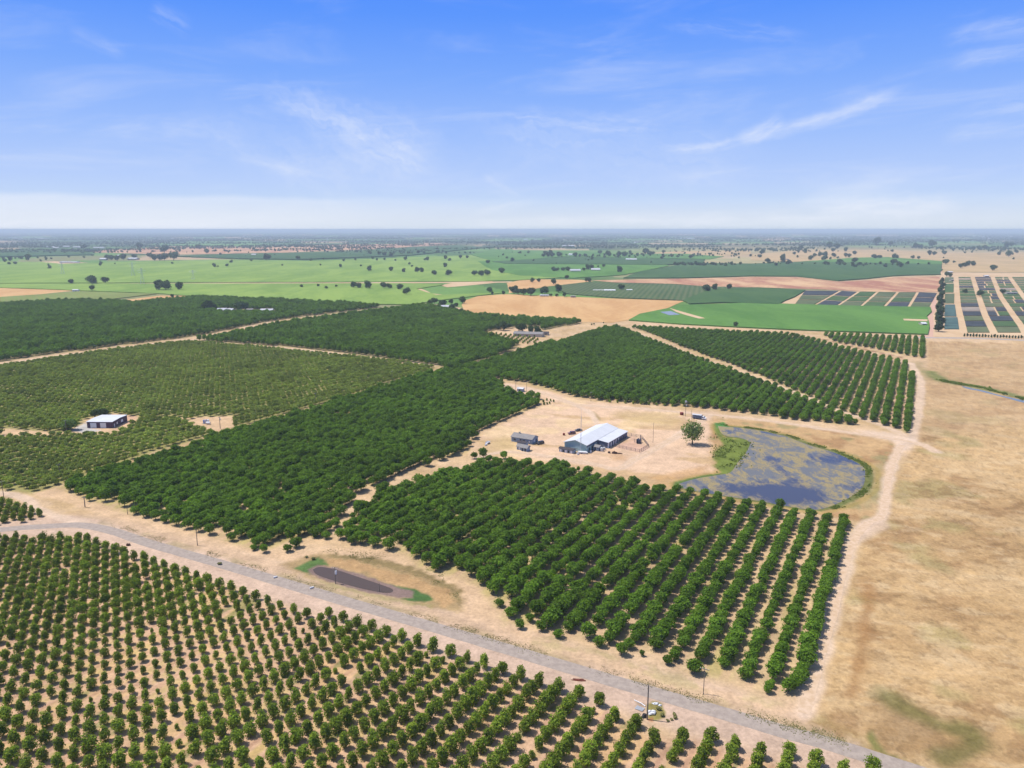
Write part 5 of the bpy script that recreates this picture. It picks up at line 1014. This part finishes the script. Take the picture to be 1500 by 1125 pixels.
for i in range(26):
    px_ = 1110+(i+.7*rng.random())*14.6; py_ = 343.5+rng.random()*9; gx_, gy_ = P(px_, py_); L_ = gy_/F*(1.5+3*rng.random())
    e = empty('distant_building', (gx_, gy_, 0), 0, f'pale building speck on the right horizon, {ordn(i)} from left in that scatter', 'building', 'town buildings on the right horizon'); MB().prism([(0, 0), (40, 0), (40, 8), (20, 12), (0, 8)], 0, L_, 'x').build('wall', M['cream'], e); MB().prism([(-1, 8.2), (20, 12.4), (41, 8.2), (41, 8.8), (20, 13.2), (-1, 8.8)], -1, L_+1, 'x').build('roof', M['roofp'], e)
for i in range(30):
    px_ = (i+.7*rng.random())*35; py_ = 344+rng.random()*8; gx_, gy_ = P(px_, py_); L_ = gy_/F*(1.2+2.2*rng.random())
    e = empty('distant_building', (gx_, gy_, 0), 0, f'pale building speck in the blue woodland on the left horizon, {ordn(i)} from left', 'building', 'buildings on the left horizon'); MB().prism([(0, 0), (30, 0), (30, 7), (15, 10), (0, 7)], 0, L_, 'x').build('wall', M['cream'], e); MB().prism([(-1, 7.2), (15, 10.4), (31, 7.2), (31, 7.8), (15, 11.2), (-1, 7.8)], -1, L_+1, 'x').build('roof', M['roofp'], e)
for i, (X, Y, w_, lb) in enumerate(((1405, 418, 60, 'tan roofed nursery building among the far right beds'), (1285, 322, 24, 'small white nursery shed at the back of the beds'), (1100, 345, 14, 'little white nursery office beside the tall tree row'), (1080, 300, 30, 'low building at the north end of the windbreak'), (170, 228, 40, 'tan building among the oaks of the dry grassland'), (940, 592, 26, 'brown shed beside the dirt road at the end of the smooth vineyard'))):
    (px_, py_), = R4([(X, Y)]); d_ = P(px_, py_)[1]; farm((px_, py_), w_/3.75*d_/F, 9, 3.2, 4.6, lb, 'cream', 'roofg' if i % 2 == 0 else 'roofw', 0, 'farm_building', 'building')

# ---------------------------------------------------------------- vehicles
M['tyre'] = mat('tyre', (.02, .02, .02), .8); M['rim'] = mat('rim', (.4, .4, .4), .4, metal=.6)
def car(q, rz, label, paint, suv=False, cat='car'):
    e = empty('parked_car', (*q, 0), rz, label, cat, 'cars parked in the yard'); h = 1.8 if suv else 1.45
    prof = [(-2.2, .35), (-2.25, .8), (-2.0, .98), (-1.0, 1.02), (1.9, 1.02), (2.2, .9), (2.25, .4)] if not suv else [(-2.3, .4), (-2.35, 1.0), (-1.2, 1.12), (2.25, 1.12), (2.35, .9), (2.3, .4)]
    MB().prism(prof, -.9, .9, 'y').build('body', paint, e)
    cab = [(-1.1, 1.02), (-.45, h), (1.1, h), (1.75, 1.02)] if not suv else [(-1.2, 1.12), (-.7, h), (2.0, h), (2.25, 1.12)]
    k = MB().prism(cab, -.76, .76, 'y').build('cabin', M['glass'], e); MB().prism([(cab[1][0]+.05, h), (cab[2][0]-.05, h), (cab[2][0]-.1, h+.05), (cab[1][0]+.1, h+.05)], -.72, .72, 'y').build('roof', paint, k)
    for sx in (-1.4, 1.4):
        for sy in (-.88, .88):
            w_ = MB().tube((sx, sy-.1, .34), (sx, sy+.1, .34), .34, .34, 12).build('wheel', M['tyre'], e); MB().tube((sx, sy-.12, .34), (sx, sy+.12, .34), .19, .19, 8).build('rim', M['rim'], w_)
    for sy in (-.62, .62): MB().box(-2.3, -2.2, sy-.16, sy+.16, .62, .8).build('headlight', M['white'], e)
P1 = mat('paint_maroon', (.16, .05, .07), .3, .1, spec=.6); P2 = mat('paint_black', (.03, .035, .045), .3, .1, spec=.6); P3 = mat('paint_dark', (.05, .045, .06), .35, .1, spec=.6)
car(P(837.5, 636), R(20), 'maroon and white car parked behind the barn roof', P1, True); car(P(847.5, 631.5), R(25), 'dark grey car behind the maroon one at the barn', P2); car(P(791.5, 650.5), R(35), 'black car parked right of the long grey house', P3, True)
# stock truck: slatted body, pale roof, white cab at the right
q = P(1015.5, 613); e = empty('stock_truck', (*q, 0), R(-30), 'slat sided stock truck with pale roof and white cab beside the farm track', 'truck')
bx = MB()
for k in range(5): bx.box(-.5, 5.6, -1.2, -1.12, .95+k*.38, 1.2+k*.38); bx.box(-.5, 5.6, 1.12, 1.2, .95+k*.38, 1.2+k*.38)
for X in (-.5, 1.0, 2.5, 4.0, 5.5): bx.box(X, X+.1, -1.26, -1.2, .8, 2.9); bx.box(X, X+.1, 1.2, 1.26, .8, 2.9)
bx.build('slatted_side', M['wall_d'], e); MB().box(-.5, 5.6, -1.2, 1.2, .75, .92).build('bed', M['dwood'], e)
MB().prism([(-1.3, 2.86), (-.6, 3.2), (.6, 3.2), (1.3, 2.86)], -.6, 5.7, 'x').build('roof', M['roofp'], e); MB().box(5.55, 5.65, -1.15, 1.15, .9, 2.85).build('headboard', M['wall_d'], e)
cb = MB().prism([(5.75, .6), (8.2, .6), (8.3, 1.3), (7.5, 1.5), (7.0, 2.3), (5.75, 2.3)], -1.05, 1.05, 'y').build('cab', M['white'], e); MB().prism([(7.08, 2.2), (7.54, 1.54), (7.58, 1.56), (7.12, 2.24)], -.9, .9, 'y').build('windscreen', M['glass'], cb); MB().box(5.95, 6.85, -1.08, -1.05, 1.5, 2.15).build('side_window', M['glass'], cb)
for sx in (.6, 1.7, 7.1):
    for sy in (-1.05, 1.05): w_ = MB().tube((sx, sy-.14, .48), (sx, sy+.14, .48), .48, .48, 12).build('wheel', M['tyre'], e); MB().tube((sx, sy-.16, .48), (sx, sy+.16, .48), .25, .25, 8).build('rim', M['rim'], w_)
# small white trailer in the left yard
q = P(714.5, 650); e = empty('white_trailer', (*q, 0), R(60), 'small white utility trailer on the tan grass at the left of the yard', 'trailer')
MB().box(-1.4, 1.4, -.8, .8, .55, .65).box(-1.4, 1.4, -.82, -.76, .65, 1.2).box(-1.4, 1.4, .76, .82, .65, 1.2).box(1.36, 1.42, -.8, .8, .65, 1.3).build('tub', M['white'], e)
for s_ in (-.95, .95): MB().tube((0, s_-.1, .33), (0, s_+.1, .33), .33, .33, 10).build('wheel', M['tyre'], e)
MB().tube((-1.4, 0, .55), (-3.0, 0, .5), .09, .07).build('drawbar', M['white'], e)
q = P(711.8, 652.5); e = empty('white_tank', (*q, 0), R(60), 'little white tank lying beside the utility trailer', 'tank'); MB().tube((-.9, 0, .5), (.9, 0, .5), .45, .45, 12).build('shell', M['white'], e); MB().box(-.5, -.3, -.4, .4, 0, .2).box(.3, .5, -.4, .4, 0, .2).build('cradle', M['metal'], e)
# barrels and scrap
M['rust'] = mat('rust', S(150, 62, 52), .8, .4, 3); M['brownm'] = mat('brown_lump', S(84, 58, 48), .95, .4, 2)
def barrel(px_, py_, label, m='rust', r=.7, h=1.3, n=1):
    q = P(px_, py_); e = empty('barrel', (*q, 0), .2, label, 'barrel'); MB().tube((0, 0, 0), (0, 0, h*.5), r*.95, r, 12).tube((0, 0, h*.5), (0, 0, h), r, r*.95, 12).build('drum', M[m], e); MB().tube((0, 0, h*.48), (0, 0, h*.54), r*1.05, r*1.05, 12).build('hoop', M['dark_'], e)
barrel(998.6, 607.8, 'round red tank beside the pole with the transformer', r=1.2, h=1.7); barrel(826, 637.6, 'dark red barrel left of the maroon car'); barrel(892.3, 663.7, 'small dark barrel on the tan yard below the lean-to', 'brownm', .7, .9)
q = P(900.5, 664.3); o = MB().blob((0, 0, .3), 1.5, .9, .9, 3, amp=.35).blob((2.2, -.3, .1), 2.4, .5, .3, 5, amp=.4).build('scrap_heap', M['brownm']); o.location = (*q, 0); tag(o, 'dark brown heap on the tan yard in front of the lean-to', 'heap')
# corral of pipe fence
M['pipe'] = mat('pipe_fence', S(96, 84, 94), .6, .2, 2)
def fence(pts, label, h=1.5, rails=3, step=2.5, name='pipe_fence'):
    w_ = PA(pts); e = empty(name, (w_[0][0], w_[0][1], 0), 0, label, 'fence', 'corral fences beside the barn')
    rl = MB()
    for a, b in zip(w_[:-1], w_[1:]):
        L_ = np.linalg.norm(b-a); n = max(1, int(L_/step))
        for k in range(n+1):
            p = a+(b-a)*k/n-w_[0]; MB().tube((p[0], p[1], 0), (p[0], p[1], h+.2), .1, .1, 6).build('post', M['pipe'], e)
        for j in range(rails):
            z = h*(j+1)/rails; p, q_ = a-w_[0], b-w_[0]; rl.tube((p[0], p[1], z), (q_[0], q_[1], z), .065, .065, 5)
    rl.build('rail', M['pipe'], e)
fence([(896, 653), (918, 658.5), (937, 662.5), (950, 654.5)], 'front pipe fence of the corral, nearest the camera', 1.6)
fence([(950, 654.5), (944, 647), (938.5, 641), (918, 638)], 'rear pipe fence of the corral beside the barn end', 1.6)
fence([(929, 648), (937, 650), (938, 642.5)], 'inner pen fence of dark panels inside the corral', 2.0, 4)
fence([(918, 638), (916, 642), (906, 648), (896, 653)], 'low pipe fence along the lean-to side of the corral', 1.4)
q = P(935.5, 649); e = empty('loading_chute', (*q, 0), R(60), 'dark loading chute standing inside the corral', 'chute')
for s_ in (-.6, .6): MB().box(-2, 2, s_-.05, s_+.05, .4, 2.6).build('side_panel', M['wall_d'], e)
MB().prism([(-2, 0), (2, 0), (2, 1.0), (-2, .1)], -.55, .55, 'y').build('ramp', M['dwood'], e)

# ---------------------------------------------------------------- by the road
q = P(937, 1038.5); e = empty('pallet', (*q, 0), R(-35), 'grey slatted pallet lying in the rubbish patch by the tall pole', 'pallet')
for k in range(6): MB().box(-1.1, 1.1, -.75+k*.27, -.57+k*.27, .14, .18).build('board', M['metal'], e)
for s_ in (-1.0, -.05, .9): MB().box(s_, s_+.1, -.75, .75, .0, .135).build('bearer', M['dwood'], e)
q0, q1 = P(929, 1026), P(939, 1031); o = MB().tube((0, 0, .12), (q1[0]-q0[0], q1[1]-q0[1], .2), .12, .12, 8).tube((q1[0]-q0[0], q1[1]-q0[1], .2), (q1[0]-q0[0]+.9, q1[1]-q0[1]-1.2, .15), .12, .12, 8).build('white_pipe', M['white']); o.location = (*q0, 0); tag(o, 'white plastic pipe pointing from the rubbish patch toward the lane', 'pipe')
q = P(953.5, 1046); o = MB().blob((0, 0, .35), 1.0, .7, .6, 9, 9, 6, .35).blob((.6, .5, .25), .7, .6, .5, 4, 8, 5, .3).build('tarp_heap', M['white']); o.location = (*q, 0); tag(o, 'crumpled white tarp heap right of the tall bare pole', 'tarp')
q = P(960, 1031.5); o = MB().blob((0, 0, .15), 1.0, .4, .3, 12, 9, 5, .35).blob((1.1, -.6, .1), .5, .3, .3, 14, 8, 5, .3).build('plastic_scraps', M['white']); o.location = (*q, 0); tag(o, 'white plastic scraps in the weeds near the lane', 'scraps')
q = P(943.5, 1050.5); o = MB().blob((0, 0, .25), .7, .6, .7, 15, 9, 5, .3).build('dark_bag', M['dark_']); o.location = (*q, 0); tag(o, 'dark bag at the foot of the tall bare pole', 'bag')
q = P(848.5, 996.5); o = MB().blob((0, 0, .05), 1.9, .5, .35, 21, 12, 5, .35).build('soil_heap', mat('red_soil', S(140, 82, 66), 1, .3, 2)); o.location = (*q, 0); o.rotation_euler[2] = -.15; tag(o, 'low dark red soil heap between the lane and the young trees', 'heap')
q = P(188, 799); o = MB().blob((0, 0, .2), .8, .6, .6, 22, 9, 5, .35).build('soil_heap', M['brownm']); o.location = (*q, 0); tag(o, 'small reddish lump on the shoulder left of the lane bend', 'heap')
for px_, py_, lb in ((403.5, 846.5, 'low white barrier board lying beside the lane near the small pond'), (456.8, 862, 'small white marker box on the lane verge below the small pond')):
    q = P(px_, py_); e = empty('roadside_marker', (*q, 0), R(40), lb, 'marker'); MB().box(-.7, .7, -.15, .15, .15, .55).build('board', M['white'], e)
    for s_ in (-.5, .5): MB().box(s_-.05, s_+.05, -.05, .05, 0, .148).build('leg', M['metal'], e)
# low weeds and shrubs: each clump one plant
SH = kindset('shrub', leafmat('leaf_weed', (.34, .33, .14), (.22, .22, .09)), 4, 1.0, 1.2, .02, .2, 200, 7, .04, 31)
WEED = []
for i, (px_, py_, s_, lb) in enumerate(((988, 1048, .7, 'low grey green shrub right of the rubbish patch'), (989, 1053, .6, 'second low shrub below the first, right of the rubbish patch'), (984, 1055, .5, 'small round shrub nearest the young trees by the rubbish patch'), (978, 1057, .5, 'pale little shrub at the corner of the rubbish patch'), (965, 1040, .8, 'yellow green weed clump in the middle of the rubbish patch'), (970, 1049, .7, 'weed clump at the right edge of the rubbish patch'), (459, 820, 1.0, 'grey bush at the top left end of the small pond'), (449, 817, .7, 'small grey bush above the small pond'), (322, 827, .9, 'dark little bush on the lane verge below the left walnut block'))):
    q = P(px_, py_); e = plant_tree(SH, i % 4, *q, s_, i, 'shrub', lb, 'shrub'); WEED.append(e.children[0])
SG = kindset('reed', leafmat('leaf_reed', (.22, .27, .06), (.15, .20, .04)), 4, .9, .9, .02, .2, 160, 6, .03, 32, core=.5)
REED = [plant_tree(SG, k, *P(*q), .6, k, 'shrub', lb, 'shrub').children[0] for k, (q, lb) in enumerate((((1059, 612), 'green reed clump at the top left tip of the pond'), ((1166, 642), 'little green bush standing out on the far pond bank'), ((1276, 690), 'green clump at the right end of the pond bank'), ((1050, 692), 'green clump at the foot of the marsh, left of the pond')))]
def verge(nm, pts, wdt, n, sc_, label, seed, green=True):
    r = np.random.default_rng(seed); w_ = smooth(PA(pts), 6); i = r.integers(0, len(w_)-1, n); t = r.random(n)[:, None]; p = w_[i]*(1-t)+w_[i+1]*t+r.normal(0, wdt, (n, 2))
    p = p[fbm(p[:, 0], p[:, 1], 7, seed, 3) > .47]; objs = REED if green else WEED[:4]
    stuff_instances(nm, p, r.uniform(.4, 1.1, len(p))*sc_, None, [[o] for o in objs], label)
verge('roadside_weeds', [(a, b-10.5) for a, b in ROAD[4:-1]], 1.2, 9000, .12, 'dry olive weeds along the verge of the asphalt lane', 41, False)
verge('pond_reeds', Q2([(380, 232), (500, 243), (600, 256), (760, 290), (880, 333), (1000, 368), (1120, 418), (1195, 460), (1210, 520), (1190, 590), (1110, 650), (1010, 695)]), 1.0, 2600, .42, 'green reeds fringing the algae covered pond', 42)
verge('marsh_plants', Q2([(380, 300), (400, 400), (440, 450), (500, 400), (520, 340), (460, 320), (400, 440), (440, 380)]), 3.2, 1500, .45, 'bright green marsh plants at the west end of the pond', 43)
verge('ditch_bushes', [(1378, 557), (1400, 562), (1420, 565), (1440, 568.5), (1465, 574.5), (1500, 584), (1560, 598)], 1.6, 1100, 1.1, 'green bushes lining the irrigation ditch', 44)
verge('pond_bank_weeds', Q6([(440, 800), (620, 800), (800, 830), (1000, 880), (1130, 940), (1240, 1030)]), 2.2, 4000, .14, 'dry weeds on the bank above the small dark pond', 45, False)

# ---------------------------------------------------------------- haze
hm = bpy.data.materials.new('haze'); hm.use_nodes = True; nt = hm.node_tree; nt.nodes.clear()
pv = nt.nodes.new('ShaderNodeVolumePrincipled'); pv.inputs['Color'].default_value = (.80, .92, 1.0, 1); pv.inputs['Density'].default_value = 9.5e-5; pv.inputs['Anisotropy'].default_value = 0
oo = nt.nodes.new('ShaderNodeOutputMaterial'); nt.links.new(pv.outputs[0], oo.inputs['Volume'])
o = MB().box(-62000, 62000, -62000, 62000, -1, 126).build('haze', hm); tag(o, 'pale blue summer haze over the plain', None, kind='stuff')
